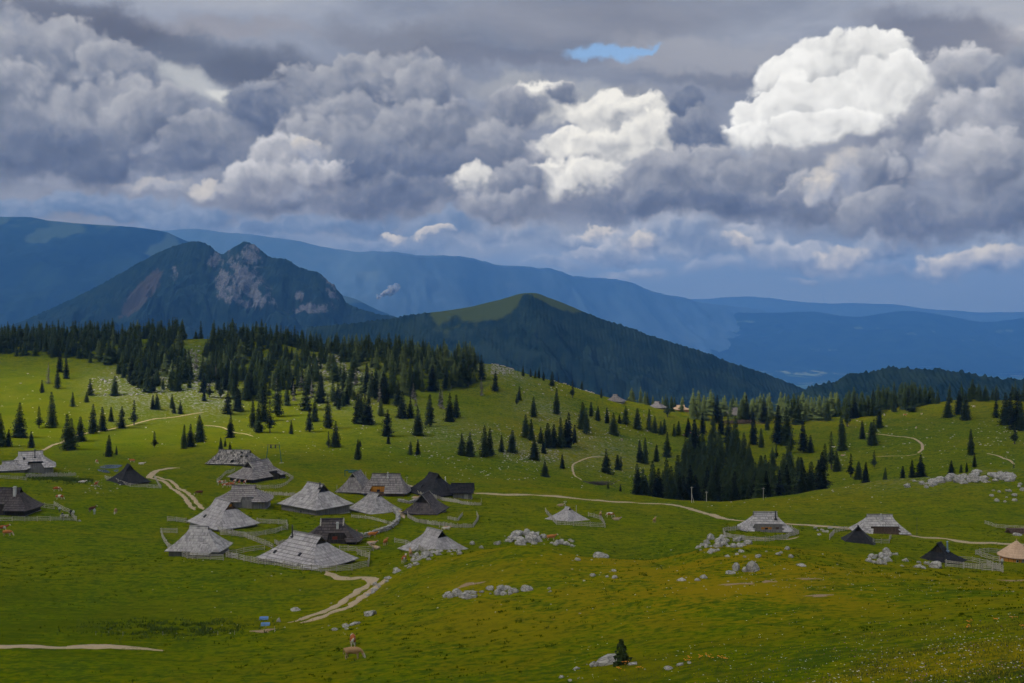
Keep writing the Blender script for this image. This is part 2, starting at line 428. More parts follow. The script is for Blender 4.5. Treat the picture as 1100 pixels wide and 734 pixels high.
_rowpy(72, [-300, 0, 150, 300, 500, 700, 800, 900, 1000, 1100, 1400], [856, 850, 845, 838, 805, 772, 762, 746, 733, 716, 690])
for D, ys in SURV: _rowpy(D, KN, ys)
_rowpy(775, RIDGE_K, RIDGE_Y)
_rowpy(840, RIDGE_K, [y + 7 for y in RIDGE_Y])
_row(1050, -150); _row(1500, -430); _row(2300, -800); _row(3500, -1100); _row(6000, -1210); _row(90000, -1230)
_D = np.array(_D); _Z = np.array(_Z); _LD = np.log(_D)
def land(x, y, detail=True):
    """height of the ground at world x, y"""
    x = np.atleast_1d(np.asarray(x, float)); y = np.atleast_1d(np.asarray(y, float))
    shp = x.shape; x = x.ravel(); y = y.ravel()
    yy = np.maximum(y, 1.0)
    px = CX + F * x / np.maximum(yy, 20.0)
    px = np.clip(px, -395, 1495)
    fi = (px - PXG[0]) / 2.0; i0 = np.floor(fi).astype(int); ft = fi - i0
    lt = np.clip(np.log(yy), _LD[0], _LD[-1] - 1e-6)
    k = np.clip(np.searchsorted(_LD, lt, side='right') - 1, 0, len(_LD) - 2)
    def zz(kk):
        kk = np.clip(kk, 0, len(_LD) - 1)
        return _Z[kk, i0] * (1 - ft) + _Z[kk, i0 + 1] * ft
    z0, z1, zm, zp = zz(k), zz(k + 1), zz(k - 1), zz(k + 2)
    l0 = _LD[k]; l1 = _LD[k + 1]; lm = _LD[np.maximum(k - 1, 0)]; lp = _LD[np.minimum(k + 2, len(_LD) - 1)]
    h = l1 - l0; d = (z1 - z0) / h
    dm = np.where(k > 0, (z0 - zm) / np.maximum(l0 - lm, 1e-9), d); dp = np.where(k < len(_LD) - 2, (zp - z1) / np.maximum(lp - l1, 1e-9), d)
    def lim(a, b): return np.where(a * b > 0, 2 * a * b / np.where(np.abs(a + b) > 1e-12, a + b, 1), 0)
    m0 = lim(dm, d); m1 = lim(d, dp); t = (lt - l0) / h
    z = (1 + 2 * t) * (1 - t) ** 2 * z0 + t * (1 - t) ** 2 * h * m0 + t * t * (3 - 2 * t) * z1 + t * t * (t - 1) * h * m1
    if detail:
        w = np.clip((yy - 8) / 60.0, 0, 1) * np.clip((3000 - yy) / 1500, 0, 1)
        z = z + w * (0.62 * fbm(x / 34, y / 34, 3, 3) * np.clip(yy / 260, 0.5, 1.5) + 0.16 * fbm(x / 7.0, y / 7.0, 3, 9) * np.clip((700 - yy) / 400, 0, 1))
        far = np.clip((yy - 6000) / 8000, 0, 1)
        z = z + far * (90 * np.maximum(fbm(x / 4200, y / 4200, 4, 21), -0.3) + 25)
    return z.reshape(shp)
def pt(px, Y, dz=0.0):
    x = (px - CX) / F * Y
    return Vector((x, Y, float(land(x, Y)[0]) + dz))
_MD = np.exp(np.linspace(math.log(30), math.log(1100), 2600))
def at(px, py, lo=40, hi=1000):
    """the point of the ground seen at this bearing and row (first hit between two distances)"""
    Ds = _MD[(_MD >= lo) & (_MD <= hi)]
    z = land((px - CX) / F * Ds, Ds)
    ray = -(py - HY) / F * Ds
    s = z - ray
    j = np.where((s[:-1] < 0) & (s[1:] >= 0))[0]
    if len(j):
        j = j[0]; t = -s[j] / (s[j + 1] - s[j]); D = Ds[j] * (1 - t) + Ds[j + 1] * t
    else:
        D = Ds[np.argmin(np.abs(s))]
    x = (px - CX) / F * D
    return Vector((x, D, float(land(x, D)[0])))

# ---------------------------------------------------------------- materials
def mat(name):
    m = bpy.data.materials.new(name); m.use_nodes = True
    nt = m.node_tree; E.nt = nt
    b = nt.nodes['Principled BSDF']; b.inputs['Specular IOR Level'].default_value = 0.25; b.inputs['Roughness'].default_value = 0.85
    return m, nt, b
def setc(nt, b, c, name='Base Color'):
    if isinstance(c, E): nt.links.new(c.v, b.inputs[name])
    else: b.inputs[name].default_value = (c[0], c[1], c[2], 1)
def bump(nt, b, h, strength=0.3, dist=0.1):
    n = nt.nodes.new('ShaderNodeBump'); n.inputs['Strength'].default_value = strength; n.inputs['Distance'].default_value = dist
    nt.links.new(h.v, n.inputs['Height']); nt.links.new(n.outputs[0], b.inputs['Normal'])
def pos():
    n = E.nt.nodes.new('ShaderNodeNewGeometry'); return E(n.outputs['Position'])
def objc():
    n = E.nt.nodes.new('ShaderNodeTexCoord'); return E(n.outputs['Object'])
def attr(nm):
    n = E.nt.nodes.new('ShaderNodeAttribute'); n.attribute_name = nm; return E(n.outputs['Fac'])
def objrand():
    n = E.nt.nodes.new('ShaderNodeObjectInfo'); return E(n.outputs['Random'])

def make_grass_mat():
    m, nt, b = mat('pasture_grass')
    P = pos()
    big = noise(P, 0.011, 4, 0.55); mid = noise(P, 0.06, 5, 0.6, dist=0.4); sm = noise(P, 0.9, 5, 0.65); tiny = noise(P, 5.0, 3, 0.7)
    tuft = noise(V('MULTIPLY', P, (0.35, 1.0, 1.0)), 0.5, 4, 0.65)
    c = mixc(sstep(0.36, 0.66, big), (0.100, 0.140, 0.0015), (0.152, 0.168, 0.0018))
    c = mixc(sstep(0.45, 0.75, mid) * 0.65, c, (0.180, 0.168, 0.006))
    c = mixc(sstep(0.42, 0.26, mid) * 0.75, c, (0.045, 0.086, 0.006))
    c = mixc(sstep(0.54, 0.40, tuft) * 0.65, c, (0.042, 0.080, 0.006))
    c = mixc(sstep(0.52, 0.64, sm) * 0.55, c, (0.20, 0.18, 0.003))
    c = mixc(sstep(0.49, 0.38, sm) * 0.65, c, (0.036, 0.068, 0.006))
    c = mixc(attr('meadow'), c, mixc(sstep(0.35, 0.65, mid), (0.092, 0.118, 0.0015), (0.120, 0.132, 0.002)))
    c = mixc(sstep(0.42, 0.30, tuft) * 0.35 * attr('meadow'), c, (0.055, 0.10, 0.006))
    c = mixc(attr('lush') * sstep(0.30, 0.6, mid), c, mixc(tuft, (0.038, 0.066, 0.0015), (0.078, 0.108, 0.002)))  # darker grass colour: heavier cloud shade painted into the ground
    c = mixc(attr('dry') * sstep(0.36, 0.6, mid + (sm - 0.5) * 0.8), c, (0.24, 0.175, 0.004))
    far = noise(P, 0.0021, 6, 0.6, dist=0.8); far2 = noise(P, 0.0009, 3, 0.5)
    fc = mixc(sstep(0.54, 0.60, far), (0.012, 0.030, 0.016), mixc(sstep(0.4, 0.6, far2), (0.10, 0.17, 0.05), (0.30, 0.32, 0.16)))
    c = mixc(attr('plain'), c, fc)
    c = mixc(sstep(0.60, 0.75, tiny + attr('dry') * 0.04) * 0.25, c, (0.20, 0.18, 0.010))
    c = mixc(attr('stony') * sstep(0.50, 0.60, noise(P, 0.55, 5, 0.7)), c, (0.26, 0.26, 0.24))
    setc(nt, b, c)
    b.inputs['Roughness'].default_value = 1.0; b.inputs['Specular IOR Level'].default_value = 0.0
    bump(nt, b, sm * 0.8 + tiny * 0.3 + tuft * 1.0, 0.7, 0.6)
    return m
GRASS = make_grass_mat()

def grid_mesh(name, X, Y, Z, material, smooth=True, attrs=None):
    nr, nc = X.shape
    me = bpy.data.meshes.new(name)
    co = np.stack([X, Y, Z], -1).reshape(-1, 3).astype(np.float32)
    me.vertices.add(len(co)); me.vertices.foreach_set('co', co.ravel())
    i = np.arange(nr * nc).reshape(nr, nc)
    q = np.stack([i[:-1, :-1], i[:-1, 1:], i[1:, 1:], i[1:, :-1]], -1).reshape(-1, 4)
    me.loops.add(q.size); me.polygons.add(len(q))
    me.loops.foreach_set('vertex_index', q.ravel().astype(np.int32))
    me.polygons.foreach_set('loop_start', (np.arange(len(q)) * 4).astype(np.int32))
    me.update(calc_edges=True)
    if smooth: me.polygons.foreach_set('use_smooth', np.ones(len(q), bool))
    for k, v in (attrs or {}).items():
        a = me.attributes.new(k, 'FLOAT', 'POINT'); a.data.foreach_set('value', v.ravel().astype(np.float32))
    me.materials.append(material)
    o = bpy.data.objects.new(name, me); COL.objects.link(o)
    return o
def gauss(px, py, cx, cy, rx, ry, p=1.0):
    return np.exp(-(((px - cx) / rx) ** 2 + ((py - cy) / ry) ** 2) ** p)

def build_ground():
    s = np.concatenate([np.linspace(-3.2, -0.60, 60)[:-1], np.linspace(-0.60, 0.60, 800), np.linspace(0.60, 3.2, 60)[1:]])
    near = np.concatenate([[-60, -30, -10, -4], np.linspace(0, 40, 30)])
    mid_ = np.exp(np.linspace(math.log(42), math.log(900), 560))
    far = np.exp(np.linspace(math.log(905), math.log(29300), 130))
    ys = np.concatenate([near, mid_, far])
    X = s[None, :] * np.maximum(ys[:, None] + 4.0, 14.0); Y = np.repeat(ys[:, None], len(s), 1)
    Z = land(X, Y)
    Yp = np.maximum(Y, 1.0); px = CX + F * X / Yp; py = HY - F * Z / Yp
    w = fbm(X / 40, Y / 40, 3, 31) * 0.35
    meadow = np.clip(gauss(px, Y, 110, 590, 230, 120, 1.6) * 1.15 + 0.55 * gauss(px, Y, 420, 640, 120, 60) + 0.6 * gauss(px, Y, 800, 770, 90, 60), 0, 1)
    meadow = np.clip(meadow * (1 + w) , 0, 1) * 0.9
    dry = 0.30 * gauss(px, Y, 640, 165, 380, 48) + 0.65 * gauss(px, Y, 900, 150, 330, 40) + 0.5 * gauss(px, Y, 700, 205, 260, 22) + 0.35 * gauss(px, Y, 380, 108, 300, 16) + 0.9 * gauss(px, Y, 1050, 72, 200, 18)
    dry = dry + 0.25 * gauss(px, Y, 600, 400, 500, 60) + 0.35 * gauss(px, Y, 850, 760, 260, 60) + 0.4 * gauss(px, Y, 590, 600, 60, 60)
    dry = np.clip(dry * (1 + w), 0, 1)
    stony = 0
    for (a, b_, rx, ry, k) in [(140, 640, 40, 60, .9), (200, 680, 50, 60, .9), (225, 650, 25, 50, .9), (365, 700, 45, 60, .9), (540, 765, 30, 25, 1), (590, 690, 40, 35, .6), (560, 560, 90, 30, .45), (650, 610, 60, 40, .5), (470, 610, 60, 60, .3), (1010, 425, 90, 20, .5)]:
        stony = stony + k * gauss(px, Y, a, b_, rx, ry)
    stony = np.clip(stony, 0, 1)
    lush = np.clip(.85 * gauss(px, Y, 60, 165, 240, 45) + .4 * gauss(px, Y, 650, 235, 260, 18) + .3 * gauss(px, Y, 300, 330, 200, 60) + .5 * gauss(px, Y, 620, 110, 300, 24), 0, 1) * (1 + w)  # first zone paints the deeper shade at lower left as darker grass
    plain = np.clip((Y - 900) / 600, 0, 1)
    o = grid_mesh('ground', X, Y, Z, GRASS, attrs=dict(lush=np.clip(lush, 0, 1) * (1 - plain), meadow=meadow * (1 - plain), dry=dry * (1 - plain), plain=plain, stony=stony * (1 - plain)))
    o['kind'] = 'structure'
    return o
build_ground()

# ---------------------------------------------------------------- mountains
def make_mountain_mat(name, forest, forest2, grass, rock, tex=0.02):
    m, nt, b = mat(name)
    P = pos()
    n1 = noise(P, tex, 5, 0.6); n2 = noise(P, tex * 6, 4, 0.7)
    c = mixc(sstep(0.38, 0.62, n1 * 0.7 + n2 * 0.3), forest, forest2)
    c = mixc(sstep(0.35, 0.65, attr('grass') + (n1 - 0.5) * 0.7), c, grass)
    n3 = noise(V('MULTIPLY', P, (1.0, 0.6, 0.45)), tex * 2.2, 6, 0.72)
    c = mixc(sstep(0.42, 0.80, attr('rock') + (n3 - 0.5) * 2.4), c, mixc(sstep(0.35, 0.65, n2), tuple(x * 0.5 for x in rock), rock))
    c = mixc(sstep(0.40, 0.75, attr('scree') + (n3 - 0.5) * 2.0) * 0.8, c, (0.052, 0.040, 0.034))
    setc(nt, b, c); b.inputs['Roughness'].default_value = 1.0; b.inputs['Specular IOR Level'].default_value = 0.0
    return m
MTN = make_mountain_mat('wooded_mountainside', (0.004, 0.012, 0.014), (0.014, 0.026, 0.022), (0.036, 0.048, 0.012), (0.118, 0.118, 0.122), 0.02)
MTN_FAR = make_mountain_mat('far_mountainside', (0.002, 0.007, 0.009), (0.014, 0.028, 0.022), (0.050, 0.070, 0.032), (0.30, 0.30, 0.30), 0.0013)

MTN_PALE = make_mountain_mat('pale_far_uplands', (0.085, 0.14, 0.18), (0.115, 0.17, 0.20), (0.15, 0.20, 0.19), (0.30, 0.30, 0.30), 0.0013)  # distance haze put into the base colours as a pale blue tint
def mountain(name, prof, D, back, front, base, material, nx, ny, gully=0.0, gl=120.0, canopy=0.0, cell=10.0, attrs=None, rough=0.0, powf=1.0, nscale=900.0, shift=None, cr=.12):
    cr_ = cr
    """a mountain range of real depth: crest line over bearings, slopes falling to the front and back"""
    kx = [p[0] for p in prof]; ky = [p[1] for p in prof]
    px = np.linspace(kx[0], kx[-1], nx)
    cy = pchip(np.array(kx, float), np.array(ky, float), px)
    sft = (shift(px) if shift else 0 * px)
    x0 = (px - CX) / F * (D + sft)
    cr = -(cy - HY) / F * (D + sft)
    t = np.linspace(-1, 1, ny); t = np.sign(t) * np.abs(t) ** 0.9
    yoff = np.where(t < 0, t * front, t * back)
    Y = D + sft[None, :] + yoff[:, None]
    X = x0[None, :] + 0 * Y
    hgt = cr - base
    a = np.abs(t)[:, None]
    f = 1 - a ** powf
    Z = base + hgt[None, :] * f
    if gully:
        wv = X + 0.9 * gl * fbm(Y / gl / 1.6, X / gl / 2.2, 3, 5)
        g = ridged(wv / gl, Y / (gl * 1.15) + 7 + .4 * fbm(X / gl, Y / gl, 3, 6), 4, 77) - 0.62
        Z = Z + gully * g * np.minimum(a * 3.0, 1.0) * (0.4 + 0.6 * (1 - a))
    if rough:
        Z = Z + rough * fbm(X / nscale, Y / nscale, 5, 43) * np.minimum(cr_ + a * 2.5, 1)
    at_ = {k: np.zeros_like(Z) for k in ('grass', 'rock', 'scree')}
    pyy = HY - F * Z / Y; pxx = CX + F * X / Y
    if attrs: attrs(at_, X, Y, Z, pxx, pyy, a)
    if canopy:
        tree = np.clip(1 - at_['rock'] * 1.8 - at_['grass'] * 1.6 - at_['scree'] * 1.2, 0, 1)
        Z = Z + canopy * cones(X, Y, cell, 5) * tree + at_['rock'] * 9 * fbm(X / 30, Z / 16, 4, 8)
    o = grid_mesh(name, X, Y, Z, material, smooth=canopy == 0, attrs=at_)
    o['kind'] = 'structure'
    return o
def ell(px, py, cx, cy, rx, ry, rot=0):
    c, s_ = math.cos(R(rot)), math.sin(R(rot)); u = (px - cx) * c + (py - cy) * s_; v = -(px - cx) * s_ + (py - cy) * c
    return np.clip(1.45 - np.sqrt((u / rx) ** 2 + (v / ry) ** 2), 0, 1)
def twin_attrs(A, X, Y, Z, px, py, a):
    r = 0
    for e in [(262, 302, 24, 32, -25), (268, 274, 16, 12, -30), (232, 277, 13, 7, -50), (187, 294, 6, 9, 0), (356, 308, 8, 16, -25), (338, 331, 30, 6, -6), (322, 318, 6, 6, 0), (282, 322, 18, 14, 25), (245, 306, 15, 22, 0)]:
        r = np.maximum(r, ell(px, py, *e))
    A['rock'][:] = np.clip(r, 0, 1) * np.clip(0.85 + 0.5 * fbm(X / 90, Z / 60 + X / 90, 5, 12, .62), 0, 1) * (Y < 5400)
    A['scree'][:] = np.clip(ell(px, py, 152, 316, 9, 30, 42) * 1.4, 0, 1) * (Y < 5400)
mountain('twin_peak_mountain', [(-60, 372), (0, 352), (40, 338), (90, 314), (130, 292), (170, 270), (196, 260), (212, 257), (224, 262), (238, 272), (246, 268), (256, 262), (264, 259), (272, 261), (282, 269), (292, 276), (306, 277), (322, 286), (342, 292), (354, 300), (366, 314), (372, 324), (386, 331), (410, 338), (450, 345), (520, 362)],
         5000, 900, 1000, -700, MTN, 760, 300, gully=270, gl=250, canopy=9, cell=14, attrs=twin_attrs, powf=0.9, rough=45, nscale=330)
def hill_attrs(A, X, Y, Z, px, py, a):
    g = np.clip(1.0 - a * 9, 0, 1) * np.clip(1 - np.abs(px - 540) / 120, 0, 1) ** 0.35
    g = np.maximum(g, ell(px, py, 506, 331, 60, 4.6, -10)); g = np.maximum(g, ell(px, py, 606, 326, 42, 4.5, 23))
    g = np.clip(g * 1.2 + 0.3 * fbm(X / 60, Y / 60, 3, 4), 0, 1) * np.clip((640 - px) / 25, 0, 1) * np.clip((px - 440) / 30, 0, 1)
    g = g * (1 - np.clip(1.5 - np.abs(px - 566 - (py - 318) * .8) / np.maximum(3 + (py - 316) * 1.1, .5), 0, 1) * np.clip((py - 316) / 2, 0, 1))
    A['grass'][:] = g
mountain('grassy_topped_mountain', [(330, 352), (400, 344), (430, 340), (460, 334), (490, 329), (520, 323), (545, 318), (560, 314), (575, 313), (590, 318), (615, 328), (640, 339), (670, 350), (700, 362), (730, 371), (770, 384), (810, 397), (840, 408), (870, 420), (900, 436)],
         3000, 800, 1000, -700, MTN, 720, 330, gully=130, gl=300, canopy=8, cell=9.5, attrs=hill_attrs, powf=0.9, rough=40, nscale=350)
mountain('low_wooded_hill', [(800, 445), (850, 426), (880, 414), (897, 411), (908, 404), (935, 400), (960, 396), (1000, 397), (1040, 402), (1075, 407), (1100, 409), (1140, 404), (1250, 420), (1400, 440)],
         2200, 500, 600, -420, MTN, 620, 200, gully=40, gl=220, canopy=13, cell=9, powf=0.95)
def ridge_attrs(A, X, Y, Z, px, py, a):
    A['grass'][:] = np.clip(0.45 + 0.9 * fbm(X / 420, Y / 700, 4, 14) - a * 3.0, 0, 1)
mountain('long_mountain_ridge', [(-420, 250), (-200, 238), (-60, 231), (0, 231), (30, 231), (60, 236), (95, 239), (125, 241), (150, 243), (175, 247), (200, 257), (235, 270), (270, 288), (310, 302), (350, 312), (380, 320), (410, 334), (440, 345), (520, 362)],
         10500, 3500, 4500, -1100, MTN_FAR, 500, 160, gully=380, gl=900, attrs=ridge_attrs)
def far_attrs(A, X, Y, Z, px, py, a):
    A['grass'][:] = np.clip(0.15 + 0.6 * fbm(X / 700, Y / 900, 5, 15), 0, 1) * (a > 0.15) * 0.8
mountain('far_mountain_range', [(-500, 262), (-100, 250), (150, 246), (230, 247), (300, 256), (350, 262), (380, 266), (440, 270), (480, 274), (500, 276), (540, 285), (565, 288), (600, 291), (640, 296), (680, 303), (710, 314), (740, 321), (800, 331), (860, 340), (900, 350)],
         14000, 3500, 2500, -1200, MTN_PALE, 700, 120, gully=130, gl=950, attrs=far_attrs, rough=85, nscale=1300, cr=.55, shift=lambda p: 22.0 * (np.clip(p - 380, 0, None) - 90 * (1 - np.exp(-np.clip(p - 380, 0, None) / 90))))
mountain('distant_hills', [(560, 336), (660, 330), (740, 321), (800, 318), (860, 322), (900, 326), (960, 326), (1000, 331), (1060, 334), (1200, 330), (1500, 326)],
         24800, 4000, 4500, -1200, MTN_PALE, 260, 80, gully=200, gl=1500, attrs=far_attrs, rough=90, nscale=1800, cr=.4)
def broad_attrs(A, X, Y, Z, px, py, a):
    g = 0
    for e in [(765, 352, 34, 3.5, 5), (800, 346, 20, 2, 0), (742, 364, 12, 3, 10), (770, 372, 16, 2, 0), (930, 352, 14, 2, 0), (985, 358, 20, 2, -5), (1040, 366, 16, 2, 0), (880, 376, 26, 2.5, 0), (1080, 356, 14, 2, 0)]: g = np.maximum(g, ell(px, py, *e))
    A['grass'][:] = np.clip(g * (.55 + 1.0 * fbm(X / 260, Y / 300, 4, 33)), 0, 1)
MTN_FIELDS = make_mountain_mat('wooded_hills_with_fields', (0.002, 0.007, 0.009), (0.016, 0.032, 0.024), (0.10, 0.15, 0.08), (0.30, 0.30, 0.30), 0.004)
mountain('broad_wooded_hills', [(520, 362), (600, 352), (680, 346), (740, 340), (800, 336), (860, 335), (920, 338), (945, 334), (965, 332), (1000, 337), (1060, 345), (1100, 341), (1200, 346), (1500, 336)],
         20800, 3500, 3300, -1200, MTN_FIELDS, 520, 150, gully=230, gl=1200, attrs=broad_attrs, rough=130, nscale=1900, cr=.35)

# ---------------------------------------------------------------- air
def build_haze():
    bm = bmesh.new()
    bmesh.ops.create_cube(bm, size=1.0)
    x0, x1, y0, y1, z0, z1 = -60000, 60000, -2500, HAZE_END, -1500, HAZE_TOP
    for v in bm.verts:
        v.co = Vector((x0 if v.co.x < 0 else x1, y0 if v.co.y < 0 else y1, z0 if v.co.z < 0 else z1))
    me = bpy.data.meshes.new('haze'); bm.to_mesh(me); bm.free()
    o = bpy.data.objects.new('haze', me); COL.objects.link(o)
    m = bpy.data.materials.new('haze_air'); m.use_nodes = True
    nt = m.node_tree; nt.nodes.clear()
    vp = nt.nodes.new('ShaderNodeVolumePrincipled'); vp.inputs['Density'].default_value = HAZE_D
    vp.inputs['Color'].default_value = (0.115, 0.34, 0.80, 1); vp.inputs['Anisotropy'].default_value = 0.0
    out = nt.nodes.new('ShaderNodeOutputMaterial'); nt.links.new(vp.outputs[0], out.inputs['Volume'])
    me.materials.append(m); o['kind'] = 'stuff'; o['label'] = 'pale blue haze of air between the alp and the far mountains'; o['category'] = 'haze'
    return o
build_haze()

# ---------------------------------------------------------------- unseen cloudlike sheet added overhead to shade the alp, holed for sunlit patches
def build_cloud():
    hz = 1350.0; off = (hz + 55) / math.tan(SUN_EL); ox, oy = math.sin(SUN_AZ) * off, math.cos(SUN_AZ) * off
    u = np.arange(-1500, 1700, 14.0); v = np.arange(-250, 1500, 14.0)
    U, W = np.meshgrid(u, v)
    m = 1.0 + 0.25 * fbm(U / 260, W / 260, 4, 61)
    edge = np.minimum(np.minimum(U + 1500, 1700 - U) / 500, np.minimum(W + 250, 1500 - W) / 260)
    m = np.minimum(m, edge)
    def hole(cx, cy, rx, ry, k=1.6):
        nonlocal m
        d = np.sqrt(((U - cx) / rx) ** 2 + ((W - cy) / ry) ** 2) - 1 + 0.28 * fbm(U / 90, W / 90, 3, 63)
        m = np.minimum(m, d * k)
    hole(-245, 580, 215, 120); hole(150, 780, 150, 52); hole(-108, 705, 42, 34)  # holes shaped to leave chosen ground zones in the sun
    m = np.clip(m, -1, 1)
    s = np.sqrt(np.clip(m, 0, 1))
    lump = 1 + .5 * fbm(U / 120, W / 120, 4, 66)
    me = bpy.data.meshes.new('cloud'); nr, nc = U.shape
    top = np.stack([U + ox, W + oy, hz + 90 * s * lump], -1).reshape(-1, 3); bot = np.stack([U + ox, W + oy, hz - 25 * s * lump], -1).reshape(-1, 3)
    i = np.arange(nr * nc).reshape(nr, nc); ok = (m[:-1, :-1] > 0) | (m[1:, :-1] > 0) | (m[:-1, 1:] > 0) | (m[1:, 1:] > 0)
    q = np.stack([i[:-1, :-1], i[:-1, 1:], i[1:, 1:], i[1:, :-1]], -1)[ok]
    allq = np.concatenate([q, q[:, ::-1] + nr * nc])
    co = np.concatenate([top, bot])
    me.vertices.add(len(co)); me.vertices.foreach_set('co', co.ravel().astype(np.float32))
    me.loops.add(allq.size); me.polygons.add(len(allq)); me.loops.foreach_set('vertex_index', allq.ravel().astype(np.int32)); me.polygons.foreach_set('loop_start', (np.arange(len(allq)) * 4).astype(np.int32))
    me.polygons.foreach_set('use_smooth', np.ones(len(allq), bool)); me.update(calc_edges=True)
    mt = bpy.data.materials.new('cloud_vapour'); mt.use_nodes = True; nt = mt.node_tree; nt.nodes.clear()
    d = nt.nodes.new('ShaderNodeBsdfTranslucent'); d.inputs[0].default_value = (.9, .9, .9, 1)
    t = nt.nodes.new('ShaderNodeBsdfTransparent'); t.inputs[0].default_value = (1, 1, 1, 1)
    mx_ = nt.nodes.new('ShaderNodeMixShader'); mx_.inputs[0].default_value = 0.56
    nt.links.new(t.outputs[0], mx_.inputs[1]); nt.links.new(d.outputs[0], mx_.inputs[2])
    o_ = nt.nodes.new('ShaderNodeOutputMaterial'); nt.links.new(mx_.outputs[0], o_.inputs[0])
    me.materials.append(mt)
    o = bpy.data.objects.new('cloud', me); COL.objects.link(o); o['kind'] = 'structure'
build_cloud()
# ---------------------------------------------------------------- object helpers
class MB:
    """collects faces into one mesh"""
    def __init__(s): s.v = []; s.f = []; s.uv = []; s.mi = []
    def face(s, pts, uv=None, mi=0):
        n = len(s.v); s.v.extend([tuple(p) for p in pts]); s.f.append(tuple(range(n, n + len(pts))))
        s.uv.append(uv if uv else [(0, 0)] * len(pts)); s.mi.append(mi)
    def box(s, c, d, rz=0.0, mi=0, M_=None, taper=1.0):
        x, y, z = d[0] / 2, d[1] / 2, d[2] / 2
        p = [Vector((sx * x * (taper if sz > 0 else 1), sy * y * (taper if sz > 0 else 1), sz * z)) for sz in (-1, 1) for sx, sy in ((-1, -1), (1, -1), (1, 1), (-1, 1))]
        mt = Matrix.Translation(c) @ Matrix.Rotation(rz, 4, 'Z') if M_ is None else M_
        p = [mt @ q for q in p]
        for a in ((0, 3, 2, 1), (4, 5, 6, 7), (0, 1, 5, 4), (1, 2, 6, 5), (2, 3, 7, 6), (3, 0, 4, 7)):
            s.face([p[i] for i in a], mi=mi)
    def bar(s, a, b, w, h=None, mi=0):
        a = Vector(a); b = Vector(b); d = b - a; L = d.length
        if L < 1e-6: return
        q = d.to_track_quat('X', 'Z').to_matrix().to_4x4()
        s.box(None, (L, w, h or w), mi=mi, M_=Matrix.Translation((a + b) / 2) @ q)
    def tube(s, a, b, r0, r1=None, n=8, mi=0, cap=True):
        a = Vector(a); b = Vector(b); r1 = r0 if r1 is None else r1
        q = (b - a).to_track_quat('Z', 'X').to_matrix()
        A = [a + q @ Vector((math.cos(t) * r0, math.sin(t) * r0, 0)) for t in [2 * math.pi * k / n for k in range(n)]]
        B = [b + q @ Vector((math.cos(t) * r1, math.sin(t) * r1, 0)) for t in [2 * math.pi * k / n for k in range(n)]]
        for k in range(n): s.face([A[k], A[(k + 1) % n], B[(k + 1) % n], B[k]], mi=mi)
        if cap: s.face(B, mi=mi); s.face(A[::-1], mi=mi)
    def mesh(s, name, mats, smooth=False, merge=False):
        me = bpy.data.meshes.new(name)
        me.from_pydata(s.v, [], s.f)
        uvl = me.uv_layers.new(name='UVMap')
        flat = [c for u in s.uv for p in u for c in p]
        uvl.data.foreach_set('uv', flat)
        for m in (mats if isinstance(mats, (list, tuple)) else [mats]): me.materials.append(m)
        me.polygons.foreach_set('material_index', s.mi)
        if merge:
            bm = bmesh.new(); bm.from_mesh(me); bmesh.ops.remove_doubles(bm, verts=bm.verts, dist=0.001); bm.to_mesh(me); bm.free()
        if smooth: me.polygons.foreach_set('use_smooth', [True] * len(me.polygons))
        me.update()
        return me
    def build(s, name, mats, parent=None, **k):
        o = bpy.data.objects.new(name, s.mesh(name, mats, **k)); COL.objects.link(o)
        if parent: o.parent = parent
        return o
def thing(name, label, cat, loc, rz=0.0, group=None):
    o = bpy.data.objects.new(name, None); COL.objects.link(o)
    o.empty_display_size = 0.5
    o.location = loc; o.rotation_euler = (0, 0, rz); o['label'] = label; o['category'] = cat
    if group: o['group'] = group
    return o
def tag(o, label, cat, group=None, kind=None):
    o['label'] = label; o['category'] = cat
    if group: o['group'] = group
    if kind: o['kind'] = kind
    return o

# ---------------------------------------------------------------- materials of the huts
def wood_mat(name, c1, c2, scale=1.0, vert=True):
    m, nt, b = mat(name)
    P = objc(); r = objrand()
    x, y, z = SEP(P)
    pl = M('FLOOR', (x + y * 0.83) / 0.22)
    n = nt.nodes.new('ShaderNodeTexWhiteNoise'); n.noise_dimensions = '2D'
    nt.links.new(XYZ(pl, r * 30).v, n.inputs['Vector'])
    rnd = E(n.outputs['Value'])
    g = noise(V('MULTIPLY', P, (6.0, 6.0, 0.8)), 1.0, 4, 0.6)
    edge = sstep(0.0, 0.14, M('ABSOLUTE', M('FRACT', (x + y * 0.83) / 0.22) - 0.5) * -1.0 + 0.5)
    f = sat(rnd * 0.6 + g * 0.6 - 0.05)
    c = mixc(f, c1, c2)
    c = mixc(edge * 1.0, tuple(q * 0.3 for q in c1), c)
    setc(nt, b, c); b.inputs['Roughness'].default_value = 0.9
    bump(nt, b, g, 0.3, 0.03)
    return m
